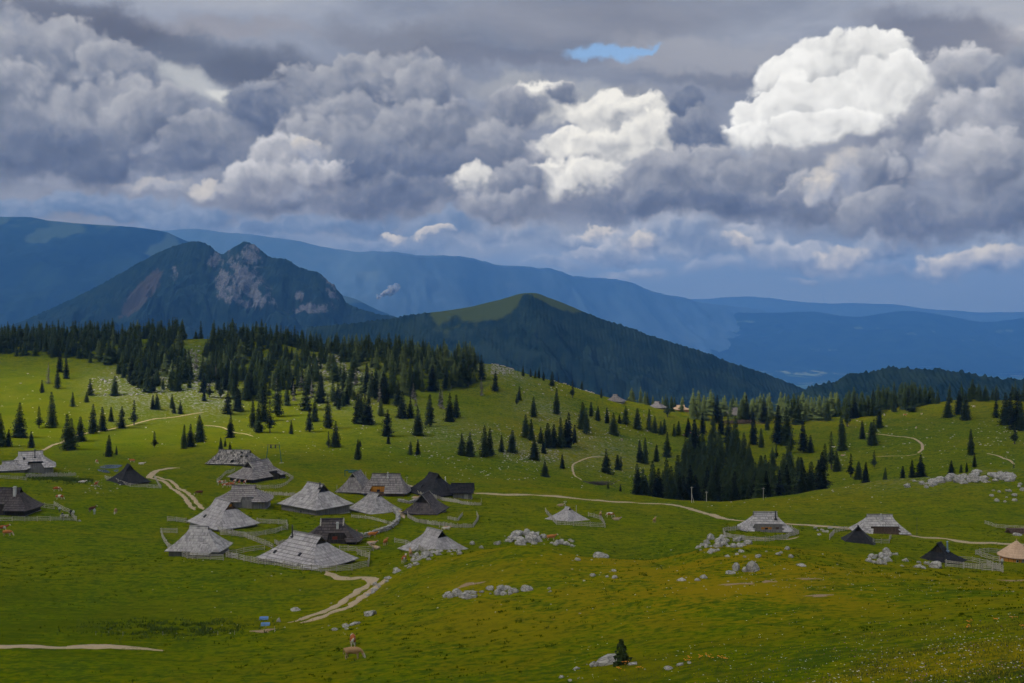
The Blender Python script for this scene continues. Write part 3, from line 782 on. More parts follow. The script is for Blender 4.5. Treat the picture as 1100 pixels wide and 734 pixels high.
def shingle_mat(name, c1, c2, moss=(0.11, 0.13, 0.06), mossk=0.25, contrast=1.0, lines=0.55):
    m, nt, b = mat(name)
    n = nt.nodes.new('ShaderNodeUVMap'); n.uv_map = 'UVMap'
    U = E(n.outputs[0]); r = objrand(); P = objc()
    u, v, _ = SEP(U)
    row = M('FLOOR', v)
    uu = u / 0.36 + M('FRACT', row * 0.37 + 0.13) * 3.0
    def wn(x, y):
        k = nt.nodes.new('ShaderNodeTexWhiteNoise'); k.noise_dimensions = '3D'
        nt.links.new(XYZ(x, y, r * 91.0).v, k.inputs['Vector']); return E(k.outputs['Value'])
    pk = wn(M('FLOOR', uu), row); pk2 = wn(M('FLOOR', uu * 0.27), row + 40.0)
    gap = sstep(0.5, 0.38, M('ABSOLUTE', M('FRACT', uu) - 0.5))
    low = sstep(0.0, 0.16, M('FRACT', v)) 
    big = noise(P, 0.45, 4, 0.6); fine = noise(V('MULTIPLY', P, (1, 1, 1)), 5.0, 4, 0.7)
    f = sat((pk - 0.5) * 0.75 * contrast + (pk2 - 0.5) * 0.55 * contrast + (fine - 0.5) * 0.9 + (big - 0.5) * 0.9 + 0.5)
    c = mixc(f, c1, c2)
    c = mixc((1.0 - low) * lines, c, tuple(q * 0.28 for q in c1))
    c = mixc((1.0 - gap) * lines * 0.6, c, tuple(q * 0.35 for q in c1))
    c = mixc(sstep(0.55, 0.75, big + (pk - 0.5) * 0.2) * mossk, c, moss)
    hs = nt.nodes.new('ShaderNodeHueSaturation'); nt.links.new(c.v, hs.inputs['Color'])
    nt.links.new((0.82 + r * 0.36).v, hs.inputs['Value'])
    setc(nt, b, E(hs.outputs[0])); b.inputs['Roughness'].default_value = 0.8
    bump(nt, b, low * 0.6 + gap * 0.3 + pk * 0.5, 0.6, 0.06)
    return m
SH_GREY = shingle_mat('weathered_grey_shingles', (0.20, 0.186, 0.18), (0.46, 0.43, 0.41), lines=0.45)
SH_PALE = shingle_mat('pale_silver_shingles', (0.27, 0.25, 0.245), (0.52, 0.485, 0.47), mossk=0.12, lines=0.42)
SH_MID = shingle_mat('brown_grey_shingles', (0.12, 0.105, 0.10), (0.29, 0.26, 0.245), mossk=0.3)
SH_DARK = shingle_mat('dark_brown_shingles', (0.035, 0.028, 0.028), (0.095, 0.078, 0.075), mossk=0.15)
SH_BLACK = shingle_mat('black_tarred_shingles', (0.008, 0.008, 0.010), (0.026, 0.025, 0.028), mossk=0.0)
SH_TAN = shingle_mat('fresh_larch_shingles', (0.42, 0.27, 0.16), (0.60, 0.42, 0.28), mossk=0.0, contrast=0.5, lines=0.35)
SH_RAG = shingle_mat('broken_weathered_shingles', (0.10, 0.09, 0.08), (0.42, 0.38, 0.34), mossk=0.3, contrast=1.8)
WD_GREY = wood_mat('grey_boards', (0.13, 0.12, 0.11), (0.30, 0.28, 0.26))
WD_DARK = wood_mat('dark_boards', (0.02, 0.016, 0.014), (0.07, 0.058, 0.05))
WD_BROWN = wood_mat('brown_boards', (0.07, 0.045, 0.03), (0.17, 0.11, 0.08))
WD_ORANGE = wood_mat('orange_varnished_boards', (0.42, 0.17, 0.02), (0.60, 0.27, 0.04))
WD_FENCE = wood_mat('silvered_fence_wood', (0.28, 0.25, 0.20), (0.54, 0.50, 0.42))
def flat_mat(name, c, rough=0.7, metal=0.0, vary=0.15, sc=3.0):
    m, nt, b = mat(name)
    n_ = noise(objc(), sc, 4, 0.6)
    setc(nt, b, mixc(n_, tuple(q * (1 - vary * 2) for q in c), tuple(min(1, q * (1 + vary)) for q in c)))
    b.inputs['Roughness'].default_value = rough; b.inputs['Metallic'].default_value = metal
    return m
M_HOLE = flat_mat('dark_opening', (0.006, 0.006, 0.007), 0.4)
M_WHITE = flat_mat('whitewashed_stone', (0.55, 0.54, 0.52))
M_METAL = flat_mat('dull_metal_flue', (0.05, 0.05, 0.055), 0.5, 0.3)
M_BLUEM = flat_mat('pale_blue_metal', (0.22, 0.32, 0.46), 0.4, 0.2)
M_TEAL = flat_mat('teal_painted_steel', (0.01, 0.09, 0.11), 0.5)
M_BLUE = flat_mat('light_blue_plastic', (0.24, 0.42, 0.75), 0.5)
M_REDD = flat_mat('dark_red_door', (0.22, 0.04, 0.02))
M_GLASS = flat_mat('window_glass', (0.02, 0.025, 0.03), 0.1)
def stone_mat():
    m, nt, b = mat('limestone')
    P = objc(); r = objrand()
    P2 = V('ADD', P, XYZ(r * 50, r * 31, 0))
    n1 = noise(P2, 0.7, 5, 0.65); n2 = noise(P2, 4.0, 5, 0.7)
    x, y, z = SEP(P)
    cr = voro(P2, 1.6, 2.0, 0.6, 'DISTANCE_TO_EDGE')
    c = mixc(sstep(0.3, 0.7, n1 * 0.5 + n2 * 0.5), (0.19, 0.178, 0.155), (0.54, 0.51, 0.455))
    c = mixc(sstep(0.62, 0.75, n2) * 0.6, c, (0.055, 0.05, 0.048))
    c = mixc(sstep(0.06, 0.0, cr) * 0.7, c, (0.05, 0.048, 0.045))
    c = mixc(sstep(0.60, 0.75, n1) * 0.5, c, (0.16, 0.17, 0.07))
    setc(nt, b, c); b.inputs['Roughness'].default_value = 0.95
    bump(nt, b, n2 + cr, 0.6, 0.08)
    return m
STONE = stone_mat()
def gravel_mat():
    m, nt, b = mat('pale_gravel')
    P = pos(); n1 = noise(P, 0.35, 5, 0.65); n2 = noise(P, 3.0, 4, 0.7)
    c = mixc(n1 * 0.5 + n2 * 0.5, (0.26, 0.19, 0.11), (0.52, 0.40, 0.25))
    c = mixc(sstep(0.54, 0.64, n1 * 0.6 + n2 * 0.4) * 0.7, c, (0.12, 0.12, 0.012))
    setc(nt, b, c); bump(nt, b, n2, 0.5, 0.1)
    return m
GRAVEL = gravel_mat()

# ---------------------------------------------------------------- huts
def roof_block(mb, a, b, r, H, he, fg=0.6, g=None, bulge=0.8, n=9, notch=None, flare=0.12, ragged=0.0, ends=(True, True), off=(0, 0), over=0.0):
    """hipped roof with small gables under the ridge, laid in overlapping courses.
    a, b: half length and half width at the eaves; r: half ridge; fg: height fraction where the end slopes stop"""
    g = r if g is None else g
    ox, oy = off
    rng = random.Random(int(a * 100 + b * 10))
    def xh(f):
        t = min(f / fg, 1.0) if fg > 0 else 1.0
        t = t ** (1.0 + 0.0)
        return a + (g - a) * t if f <= fg else g + (r - g) * (f - fg) / max(1 - fg, 1e-6)
    def zz(f): return he + (H - he) * (f - flare * math.sin(math.pi * f) * 0.6)
    def yh(f): return b * (1 - f)
    slope = math.hypot(b, H - he)
    def side(sgn):
        nu = 14
        for k in range(n):
            f0, f1 = k / n, (k + 1) / n
            for j in range(nu):
                s0, s1 = -1 + 2 * j / nu, -1 + 2 * (j + 1) / nu
                if notch and notch[0] == sgn:
                    xm = (s0 + s1) / 2 * xh((f0 + f1) / 2)
                    if notch[1] < xm < notch[2] and f0 < notch[3] - 1e-6: continue
                lift = 0.07
                jt = (lambda: rng.uniform(-ragged, ragged)) if ragged else (lambda: 0.0)
                if ragged and rng.random() < 0.05: continue
                def p(s, f, l): return (ox + s * xh(f), oy + sgn * (yh(f) + (0.12 * l if f == 0 else 0)), zz(f) + l * lift + jt())
                q = [p(s0, f0, 1.0), p(s1, f0, 1.0), p(s1, f1, 0.0), p(s0, f1, 0.0)]
                uv = [(s0 * xh(f0) + 50, f0 * n * 1.0), (s1 * xh(f0) + 50, f0 * n), (s1 * xh(f1) + 50, f1 * n - 0.001), (s0 * xh(f1) + 50, f1 * n - 0.001)]
                if sgn > 0: q = q[::-1]; uv = uv[::-1]
                mb.face(q, uv)
                # underside / butt of the course
                lo = [(q_[0], q_[1], q_[2] - 0.16) for q_ in q][::-1]
                mb.face(lo, uv[::-1])
                if k == 0 or (notch and notch[0] == sgn):
                    e0, e1 = (q[0], q[1]) if sgn < 0 else (q[3], q[2])
                    mb.face([(e0[0], e0[1], e0[2] - 0.16), (e1[0], e1[1], e1[2] - 0.16), e1, e0] if sgn < 0 else [e0, e1, (e1[0], e1[1], e1[2] - 0.16), (e0[0], e0[1], e0[2] - 0.16)], [(0.2, 0.02)] * 4)
    def end(sgn):
        if fg <= 0.02: return
        m_ = max(2, int(round(n * fg))); nu = 10
        for k in range(m_):
            f0, f1 = fg * k / m_, fg * (k + 1) / m_
            for j in range(nu):
                s0, s1 = -1 + 2 * j / nu, -1 + 2 * (j + 1) / nu
                if ragged and rng.random() < 0.06: continue
                def p(s, f, l):
                    bu = bulge * (1 - s * s) * (1 - f / fg)
                    return (ox + sgn * (xh(f) + bu), oy + s * yh(f), zz(f) + l * 0.07)
                q = [p(s0, f0, 1), p(s1, f0, 1), p(s1, f1, 0), p(s0, f1, 0)]
                uv = [(s0 * yh(f0) + 20, f0 * n), (s1 * yh(f0) + 20, f0 * n), (s1 * yh(f1) + 20, f1 * n - 0.001), (s0 * yh(f1) + 20, f1 * n - 0.001)]
                if sgn < 0: q = q[::-1]; uv = uv[::-1]
                mb.face(q, uv)
                mb.face([(q_[0], q_[1], q_[2] - 0.16) for q_ in q][::-1], uv[::-1])
                if k == 0:
                    e0, e1 = q[0], q[1]
                    if sgn < 0: e0, e1 = q[2], q[3]
                    mb.face([(e0[0], e0[1], e0[2] - 0.16), (e1[0], e1[1], e1[2] - 0.16), e1, e0], [(0.2, 0.02)] * 4)
    for s_ in (-1, 1): side(s_)
    for s_, on in zip((-1, 1), ends):
        if on: end(s_)
    # ridge boards
    mb.bar((ox - r - 0.1, oy - 0.12, H + 0.03), (ox + r + 0.1, oy - 0.12, H + 0.03), 0.3, 0.07)
    mb.bar((ox - r - 0.1, oy + 0.14, H + 0.06), (ox + r + 0.1, oy + 0.14, H + 0.06), 0.3, 0.07)
    return xh, zz, yh

def make_hut(name, label, px, py, th, a, b, r, H, he=1.5, fg=0.62, mats=(None, None), bulge=0.8, notch=None, ragged=0.0,
             chimney=None, flue=None, windows=(), door=None, gable=(True, True), ext=None, wing=None, lo=60, hi=900, group='herders huts of the alpine village',
             gablemat=None, hatch=None, base=None, sink=0.35, bench=False, n=9, skylights=(), verge=None, gboard=None, k_=1.0):
    RM, WM = mats
    c = at(px, py, lo, hi)
    th = R(th)
    # stand on the lowest corner of the footprint
    zs = [float(land(c.x + math.cos(th) * sx * a * 0.8 - math.sin(th) * sy * b * 0.8, c.y + math.sin(th) * sx * a * 0.8 + math.cos(th) * sy * b * 0.8)[0]) for sx in (-1, 0, 1) for sy in (-1, 0, 1)]
    z = min(zs) * 0.5 + sum(zs) / len(zs) * 0.5 - 0.05
    t = thing(name, label, 'hut', (c.x, c.y, z), th, group); t.scale = (k_, k_, k_)
    mb = MB(); xh, zz, yh = roof_block(mb, a, b, r, H, he, fg, bulge=bulge, notch=notch, ragged=ragged, n=n)
    roof = mb.build('roof', RM, t)
    # walls: four runs of boards under the eaves, standing on a stone sill
    wa, wb = a - 1.0 + (bulge * 0.2), b - 0.85
    hw = he + 0.45
    w = MB()
    rec = 1.3 if notch else 0
    for sy in (-1, 1):
        w.box((0, sy * wb, hw / 2 - 0.3), (2 * wa, 0.2, hw + 0.6))
    for sx in (-1, 1):
        w.box((sx * (wa - 0.001), 0, hw / 2 - 0.3), (0.2, 2 * wb - 0.21, hw + 0.6))
    wall = w.build('wall', WM, t)
    sb = MB()
    for sy in (-1, 1): sb.box((0, sy * (wb + 0.04), -0.35), (2 * wa + 0.3, 0.34, 1.1))
    for sx in (-1, 1): sb.box((sx * (wa + 0.04), 0, -0.35), (0.34, 2 * wb - 0.27, 1.1))
    sb.build('stone_sill', STONE, t)
    if notch:
        s, x0, x1, fn = notch
        yb_ = yh(fn) - 0.15; zt = zz(fn)
        k = MB(); x0 = max(x0, -a * 0.93); x1 = min(x1, a * 0.93)
        k.box(((x0 + x1) / 2, s * yb_, zt / 2 - 0.15), (x1 - x0 + 0.3, 0.16, zt + 0.1))
        # cheek walls closing the sides of the recess
        for xx in (x0 - 0.12, x1 + 0.12):
            k.face([(xx, s * yb_, -0.2), (xx, s * (b - 0.5), -0.2), (xx, s * (b - 0.5), he), (xx, s * yb_, zt)])
            k.face([(xx + .02, s * yb_, zt), (xx + .02, s * (b - 0.5), he), (xx + .02, s * (b - 0.5), -0.2), (xx + .02, s * yb_, -0.2)])
        k.build('porch_wall', gboard or WM, t)
        ywall = s * (yb_ + 0.1)
    # gables under the ridge
    if fg < 0.97 and (gable[0] or gable[1]):
        for sx, on in zip((-1, 1), gable):
            if not on: continue
            k = MB(); x = sx * (r - 0.45)
            f0 = max(fg - 0.02, 0.0)
            tri = [(x, -yh(f0), zz(f0) - 0.12), (x, yh(f0), zz(f0) - 0.12), (x, 0, H - 0.12)]
            k.face(tri if sx > 0 else tri[::-1]); k.face([(p_[0] - sx * 0.1, p_[1], p_[2]) for p_ in (tri[::-1] if sx > 0 else tri)])
            k.build('gable', gablemat or WD_DARK, t)
    if verge:
        for sx in (-1, 1):
            k = MB()
            for sy in (-1, 1):
                k.bar((sx * (r + 0.05), sy * yh(fg * 0.9), zz(fg * 0.9) + 0.12), (sx * (r + 0.05), 0, H + 0.14), 0.28, 0.10)
            k.build('verge_board', verge, t)
    if hatch:
        sx, y_, z_, s_ = hatch
        k = MB(); k.box((sx * (r - 0.35), y_, H - z_), (0.12, s_, s_)); k.build('hatch', WD_ORANGE, t)
    for (s, x_, z_, ww, hh, fr) in windows:
        yy = ywall if notch and s == notch[0] and notch[1] - 0.2 < x_ < notch[2] + 0.2 else s * (wb + 0.11)
        fo = MB()
        for dx in (-1, 1): fo.box((x_ + dx * (ww / 2 + 0.06), yy + s * 0.03, z_), (0.12, 0.12, hh + 0.24))
        for dz in (-1, 1): fo.box((x_, yy + s * 0.03, z_ + dz * (hh / 2 + 0.06)), (ww, 0.12, 0.12))
        if fr == 'shutter':
            win = fo.build('window', WD_ORANGE, t)
            for dx in (-1, 1):
                fo2 = MB(); fo2.box((x_ + dx * (ww * 1.0 + 0.2), yy + s * 0.06, z_), (ww * 0.95, 0.06, hh + 0.2)); fo2.build('shutter', WD_ORANGE, win)
        else:
            win = fo.build('window', M_WHITE if fr == 'white' else WD_GREY if fr == 'grey' else WD_BROWN, t)
        p_ = MB(); p_.box((x_, yy + s * 0.01, z_), (ww, 0.05, hh)); p_.build('pane', M_HOLE, win)
    if door:
        s, x_, ww, hh, dm = door
        yy = ywall if notch and s == notch[0] and notch[1] < x_ < notch[2] else s * (wb + 0.11)
        k = MB(); k.box((x_, yy + s * 0.02, hh / 2), (ww, 0.08, hh)); k.box((x_, yy + s * 0.075, hh * 0.8), (ww * 0.9, 0.04, 0.1)); k.box((x_, yy + s * 0.075, hh * 0.3), (ww * 0.9, 0.04, 0.1))
        d_ = k.build('door', dm, t)
        k = MB(); k.box((x_ + ww * 0.35, yy + s * 0.09, hh * 0.5), (0.05, 0.06, 0.2)); k.build('handle', M_METAL, d_)
    if chimney:
        x_, y_, hz, ww, cm = chimney
        f = 1 - abs(y_) / b; z0 = zz(f) - 0.3
        k = MB(); k.box((x_, y_, z0 + hz / 2), (ww, ww * 0.8, hz)); k.box((x_, y_, z0 + hz), (ww * 1.3, ww * 1.1, 0.14)); k.box((x_, y_, z0 + hz + 0.22), (ww * 0.9, ww * 0.7, 0.12))
        k.build('chimney', cm, roof)
    if flue:
        x_, y_, hz, fm = flue
        f = 1 - abs(y_) / b; z0 = zz(f) - 0.2
        k = MB(); k.tube((x_, y_, z0), (x_, y_, z0 + hz), 0.17, n=8); k.tube((x_, y_, z0 + hz + 0.1), (x_, y_, z0 + hz + 0.3), 0.30, 0.08, n=8); k.box((x_, y_, z0 + 0.25), (0.7, 0.8, 0.35))
        k.build('flue', fm, roof)
    for (s, x_, f) in skylights:
        y_ = s * yh(f); zc = zz(f) + 0.2; ang_ = math.atan2(H - he, b)
        k = MB(); mt = Matrix.Translation((x_, y_, zc)) @ Matrix.Rotation(-s * ang_, 4, 'X')
        k.box(None, (0.75, 1.0, 0.16), M_=mt); k.build('skylight', M_HOLE, roof)
    if ext:
        # cross roof over a lean-to bulging out of the long side
        s, x0, x1, out, fe = ext
        k = MB(); xm = (x0 + x1) / 2; hw_ = (x1 - x0) / 2
        yt = s * yh(fe); zt = zz(fe) + 0.12; ye = s * (b + out); ze = max(he - 0.35, 0.9)
        nu = 7
        top = [(xm - hw_ * 0.45, yt, zt), (xm + hw_ * 0.45, yt, zt)]
        bot = [(x0, ye, ze), (x1, ye, ze)]
        sidep = [(x0 - 0.5, s * b * 0.97, he + 0.12), (x1 + 0.5, s * b * 0.97, he + 0.12)]
        for kk in range(nu):
            f0, f1 = kk / nu, (kk + 1) / nu
            def lp(p_, q_, f): return tuple(p_[i] + (q_[i] - p_[i]) * f for i in range(3))
            q = [lp(bot[0], top[0], f0), lp(bot[1], top[1], f0), lp(bot[1], top[1], f1), lp(bot[0], top[0], f1)]
            q[0] = (q[0][0], q[0][1], q[0][2] + 0.07); q[1] = (q[1][0], q[1][1], q[1][2] + 0.07)
            uv = [(q[0][0] + 9, kk), (q[1][0] + 9, kk), (q[2][0] + 9, kk + 0.99), (q[3][0] + 9, kk + 0.99)]
            if s > 0: q = q[::-1]; uv = uv[::-1]
            k.face(q, uv)
            k.face([(p_[0], p_[1], p_[2] - 0.15) for p_ in q][::-1], uv[::-1])
        for i in (0, 1):
            tri = [bot[i], top[i], sidep[i]]
            uvt = [(0, 0.2), (0, 6.5), (3, 0.5)]
            k.face(tri, uvt); k.face([(p_[0], p_[1], p_[2] - 0.1) for p_ in tri][::-1], uvt[::-1])
        k.build('porch_roof', RM, t)
        k = MB()
        k.box((xm, ye - s * 0.5, ze / 2 - 0.2), (x1 - x0 - 0.7, 0.16, ze + 0.4))
        for xx in (x0 + 0.4, x1 - 0.4): k.box((xx, (ye - s * 0.6 + s * b * 0.8) / 2, ze / 2 - 0.2), (0.16, abs(ye - s * 0.6 - s * b * 0.8), ze + 0.4))
        k.build('porch_wall', WM, t)
    if wing:
        ox, oy, wa_, wb_, wr, wH = wing
        k = MB(); roof_block(k, wa_, wb_, wr, wH, he, 0.6, bulge=0.5, off=(ox, oy)); k.build('wing_roof', RM, t)
        k = MB()
        for sy in (-1, 1): k.box((ox, oy + sy * (wb_ - 0.8), he / 2 - 0.1), (2 * wa_ - 1.8, 0.18, he + 0.8))
        for sx in (-1, 1): k.box((ox + sx * (wa_ - 0.9), oy, he / 2 - 0.1), (0.18, 2 * wb_ - 1.8, he + 0.8))
        k.build('wing_wall', WM, t)
    if bench:
        k = MB(); k.box((bench[0], bench[1], 0.5), (2.6, 0.4, 0.08)); k.box((bench[0] - 1, bench[1], 0.25), (0.1, 0.35, 0.5)); k.box((bench[0] + 1, bench[1], 0.25), (0.1, 0.35, 0.5))
        k.build('bench', WD_GREY, t)
    return t
def build_huts():
    H = make_hut
    H('herder_hut', 'large grey shingled chalet with a lower wing and thin dark flue at the left edge', 33, 507.5, 22, 8.6, 6.6, 4.3, 8.2, 2.6, 0.72, (SH_GREY, WD_GREY), notch=(-1, -0.5, 4.2, 0.34), flue=(1.5, -2.2, 3.2, M_METAL), skylights=((-1, -2.2, .62),), wing=(-7.0, -5.0, 5.8, 4.4, 2.6, 5.6), windows=((-1, 2.6, 1.4, .8, .8, 'grey'),), bulge=.3, k_=0.93)
    H('herder_hut', 'dark brown hut with a whitewashed chimney at the left edge, above a white rail fence', 9, 550.0, -3, 8.0, 5.6, 3.8, 7.4, 1.7, 0.8, (SH_DARK, WD_DARK), notch=(-1, -4.6, 1.3, 0.32), chimney=(2.7, -1.6, 2.6, .75, M_WHITE), windows=((-1, -1.5, 1.7, 1.9, 1.0, 'brown'),), bench=(-1.5, -5.6), gboard=WD_DARK, k_=0.88)
    H('herder_hut', 'black tarred hut above the pond, beside the fork of the dirt track', 138, 517.5, -48, 6.8, 6.2, 1.5, 7.2, 0.6, 0.72, (SH_BLACK, WD_DARK), bulge=.5, k_=0.84)
    H('herder_hut', 'long ragged hut with broken weathered shingles below two small spruces', 252, 499, -7, 9.8, 5.4, 6.3, 5.9, 1.1, 0.8, (SH_RAG, WD_GREY), ragged=0.13, gable=(False, True))
    H('herder_hut', 'brown-grey hut with a new pale verge board, just below the ragged hut', 277, 514, 56, 8.2, 6.3, 4.4, 6.6, 1.5, 0.66, (SH_MID, WD_DARK), notch=(-1, 1.2, 4.4, 0.3), verge=WD_FENCE, n=9)
    H('herder_hut', 'wide brown-grey hut directly behind the big silver hut in the cluster', 262, 543.0, 3, 8.0, 5.6, 3.6, 6.6, 2.4, 0.75, (SH_MID, WD_GREY), notch=(-1, 0.2, 3.4, 0.33), k_=0.9)
    H('herder_hut', 'big silver shingled hut with an orange hatch in its front gable', 240, 564.0, -46, 8.6, 7.0, 4.3, 7.8, 1.3, 0.72, (SH_PALE, WD_GREY), bulge=1.4, hatch=(1, 0, 1.1, 0.75), skylights=((-1, -2.5, .35),), gablemat=WD_BROWN, k_=0.84)
    H('herder_hut', 'grey hut with a front lean-to, ringed by rails, lowest on the left of the village', 214, 593.5, -4, 7.2, 5.2, 2.5, 7.2, 1.7, 0.85, (SH_GREY, WD_GREY), ext=(-1, 0.1, 4.7, 1.9, 0.40), windows=((-1, -2.2, 1.0, .7, .6, 'white'),), skylights=((-1, 2.6, .16),), bulge=.3, k_=0.82)
    H('herder_hut', 'largest hut, long pale grey roof with a dark flue, lowest in the village', 330, 603.0, -38, 10.6, 7.6, 5.2, 7.6, 1.5, 0.75, (SH_PALE, WD_GREY), flue=(-4.2, -1.2, 2.9, M_METAL), skylights=((-1, -6.0, .3), (-1, 2.6, .38)), bulge=1.0, notch=(-1, 4.9, 6.0, 0.22), gable=(True, True), k_=0.8)
    H('herder_hut', 'grey hut with tall board end wall and metal flue, uphill of the largest hut', 339, 549, -40, 8.2, 6.6, 3.4, 8.0, 2.4, 0.7, (SH_GREY, WD_GREY), flue=(3.0, -1.0, 1.7, M_METAL), bulge=.3, windows=((-1, 1.0, 1.2, .5, .5, 'grey'),))
    H('herder_hut', 'dark hut with a red door under an open porch, right behind the largest hut', 357, 582, 4, 6.2, 4.6, 2.5, 5.4, 1.0, 0.8, (SH_DARK, WD_DARK), notch=(-1, -0.9, 3.4, 0.42), door=(-1, 0.8, 1.1, 1.9, M_REDD), chimney=(1.3, -1.6, 1.4, .55, M_WHITE), verge=WD_FENCE, gablemat=M_HOLE)
    H('herder_hut', 'grey hut showing its shingled gable end, at the left of the orange walled hut', 383, 529, 78, 5.6, 5.2, 3.6, 6.7, 1.0, 0.82, (SH_MID, WD_GREY), verge=WD_FENCE, bulge=.2)
    H('herder_hut', 'brown hut with an orange board wall and white flue in the middle of the village', 415, 531, -2, 7.0, 5.4, 4.5, 6.6, 1.2, 0.85, (SH_MID, WD_BROWN), notch=(-1, -4.2, 0.2, 0.42), gboard=WD_ORANGE, windows=((-1, -2.0, 1.6, .8, .8, 'brown'),), flue=(0.6, -1.0, 1.8, M_WHITE))
    H('herder_hut', 'grey hut inside the bend of the curved stone wall', 402, 549.5, -47, 6.6, 5.8, 2.5, 6.0, 1.0, 0.86, (SH_GREY, WD_GREY), bulge=.9, k_=0.9)
    H('herder_hut', 'dark brown hut with a low board gable inside a round enclosure', 457, 551, 76, 5.6, 5.0, 3.2, 5.6, 1.0, 0.62, (SH_DARK, WD_DARK), gablemat=WD_DARK, verge=WD_GREY)
    H('herder_hut', 'blackish hut behind a plank wall, left of the small dark shed', 466, 530, -50, 7.4, 6.2, 2.6, 6.8, 0.8, 0.8, (SH_BLACK, WD_DARK), flue=(2.6, 2.6, 1.8, M_WHITE), skylights=((-1, -1.4, .4),))
    H('shed', 'small dark gabled shed beside the gravel road', 497, 535, -2, 3.7, 2.9, 3.6, 4.8, 2.2, 0.02, (SH_BLACK, WD_GREY), door=(-1, 1.2, 1.2, 1.8, WD_FENCE), bulge=0)
    H('herder_hut', 'silver hut with a dark gable opening, standing behind limestone boulders', 467, 589.5, -47, 8.0, 6.6, 3.2, 6.3, 0.7, 0.74, (SH_PALE, WD_GREY), bulge=.7, gablemat=M_HOLE, k_=0.79)
    H('herder_hut', 'lone grey pyramid roofed hut below the gravel road, middle of the meadow', 610, 558.5, -52, 6.4, 5.6, 1.2, 5.4, 0.8, 0.84, (SH_PALE, WD_GREY), bulge=.5, k_=0.72)
    H('herder_hut', 'grey hut with orange shutters inside an oval fence on the right meadow', 822, 571, -1, 6.6, 4.4, 3.1, 5.3, 0.9, 0.8, (SH_GREY, WD_GREY), notch=(-1, -3.6, 3.9, 0.42), windows=((-1, -0.2, 1.25, .8, .8, 'shutter'),), door=(-1, 2.6, .8, 1.8, WD_BROWN), flue=(2.4, -1.4, 2.1, M_METAL), bulge=.4)
    H('herder_hut', 'wide grey hut with a reddish recessed wall on the right, behind the black hut', 945, 572.0, -2, 8.2, 5.0, 3.9, 6.0, 0.9, 0.84, (SH_GREY, WD_BROWN), notch=(-1, -3.2, 5.0, 0.40), flue=(0, -1.2, 1.9, M_WHITE), bulge=.3, k_=0.87)
    H('herder_hut', 'small black hut in front of the wide grey hut', 922, 581.5, 74, 4.8, 4.3, 1.0, 4.7, 0.4, 0.76, (SH_BLACK, WD_DARK), bulge=.3, k_=0.86)
    H('herder_hut', 'black hut with a thin pale blue flue beside the boulders at lower right', 1009, 602.5, 50, 5.6, 4.6, 1.4, 4.9, 0.5, 0.62, (SH_BLACK, WD_DARK), flue=(0.6, -1.7, 2.4, M_BLUEM), bulge=.3, k_=0.86)
    kw = dict(lo=560, hi=900, group='far huts on the ridge')
    H('herder_hut', 'far pale hut alone on the skyline of the green ridge', 661, 431, -20, 6.4, 5.2, 1.6, 5.4, 0.9, 0.75, (SH_MID, WD_GREY), **kw)
    H('herder_hut', 'far pale roof left of the orange hut on the ridge', 706, 438, -30, 5.6, 4.8, 1.8, 5.0, 0.9, 0.7, (SH_MID, WD_GREY), **kw)
    H('herder_hut', 'far hut with fresh orange boards among the ridge spruces', 731, 441, 0, 6.0, 4.8, 2.8, 4.8, 1.9, 0.6, (SH_TAN, WD_ORANGE), **kw)
    H('herder_hut', 'far silver roof half hidden between spruces, right of the orange hut', 789, 443, 30, 6.6, 5.4, 2.4, 6.0, 1.2, 0.7, (SH_MID, WD_GREY), **kw)
    # round hut
    c = at(1092, 603, 200, 300)
    t = thing('round_hut', 'round hut with a fresh tan conical roof and orange wall at the right edge', 'hut', (c.x, c.y, c.z), 0, 'herders huts of the alpine village')
    mb = MB(); n = 28; rows = 8; rr, zb, zt = 3.9, 1.35, 4.5
    for k in range(rows):
        f0, f1 = k / rows, (k + 1) / rows
        for j in range(n):
            a0, a1 = 2 * math.pi * j / n, 2 * math.pi * (j + 1) / n
            def p(a_, f, l): q = rr * (1 - f) + l * 0.03; return (math.cos(a_) * q, math.sin(a_) * q, zb + (zt - zb) * f + l * 0.07)
            uv = [(a0 * 3, f0 * rows), (a1 * 3, f0 * rows), (a1 * 3, f1 * rows - .01), (a0 * 3, f1 * rows - .01)]
            mb.face([p(a0, f0, 1), p(a1, f0, 1), p(a1, f1, 0), p(a0, f1, 0)], uv)
            q = [p(a0, f0, 1), p(a1, f0, 1), p(a1, f1, 0), p(a0, f1, 0)]
            mb.face([(x, y, z - .12) for x, y, z in q][::-1], uv)
    mb.tube((0, 0, zt - .1), (0, 0, zt + .35), .16, .05)
    mb.build('roof', SH_TAN, t)
    k = MB(); k.tube((0, 0, -.6), (0, 0, 1.5), 3.55, n=28); k.build('wall', WD_ORANGE, t)
    k = MB(); k.box((-0.1, -3.58, .65), (.8, .12, 1.4)); d_ = k.build('door', WD_GREY, t)
    for xx in (-1.3, 1.2):
        k = MB(); k.box((xx, -math.sqrt(3.55 ** 2 - xx * xx) - .03, .8), (.5, .1, .5)); w_ = k.build('window', M_WHITE, t)
        k = MB(); k.box((xx, -math.sqrt(3.55 ** 2 - xx * xx) - .07, .8), (.38, .06, .38)); k.build('pane', M_HOLE, w_)
build_huts()

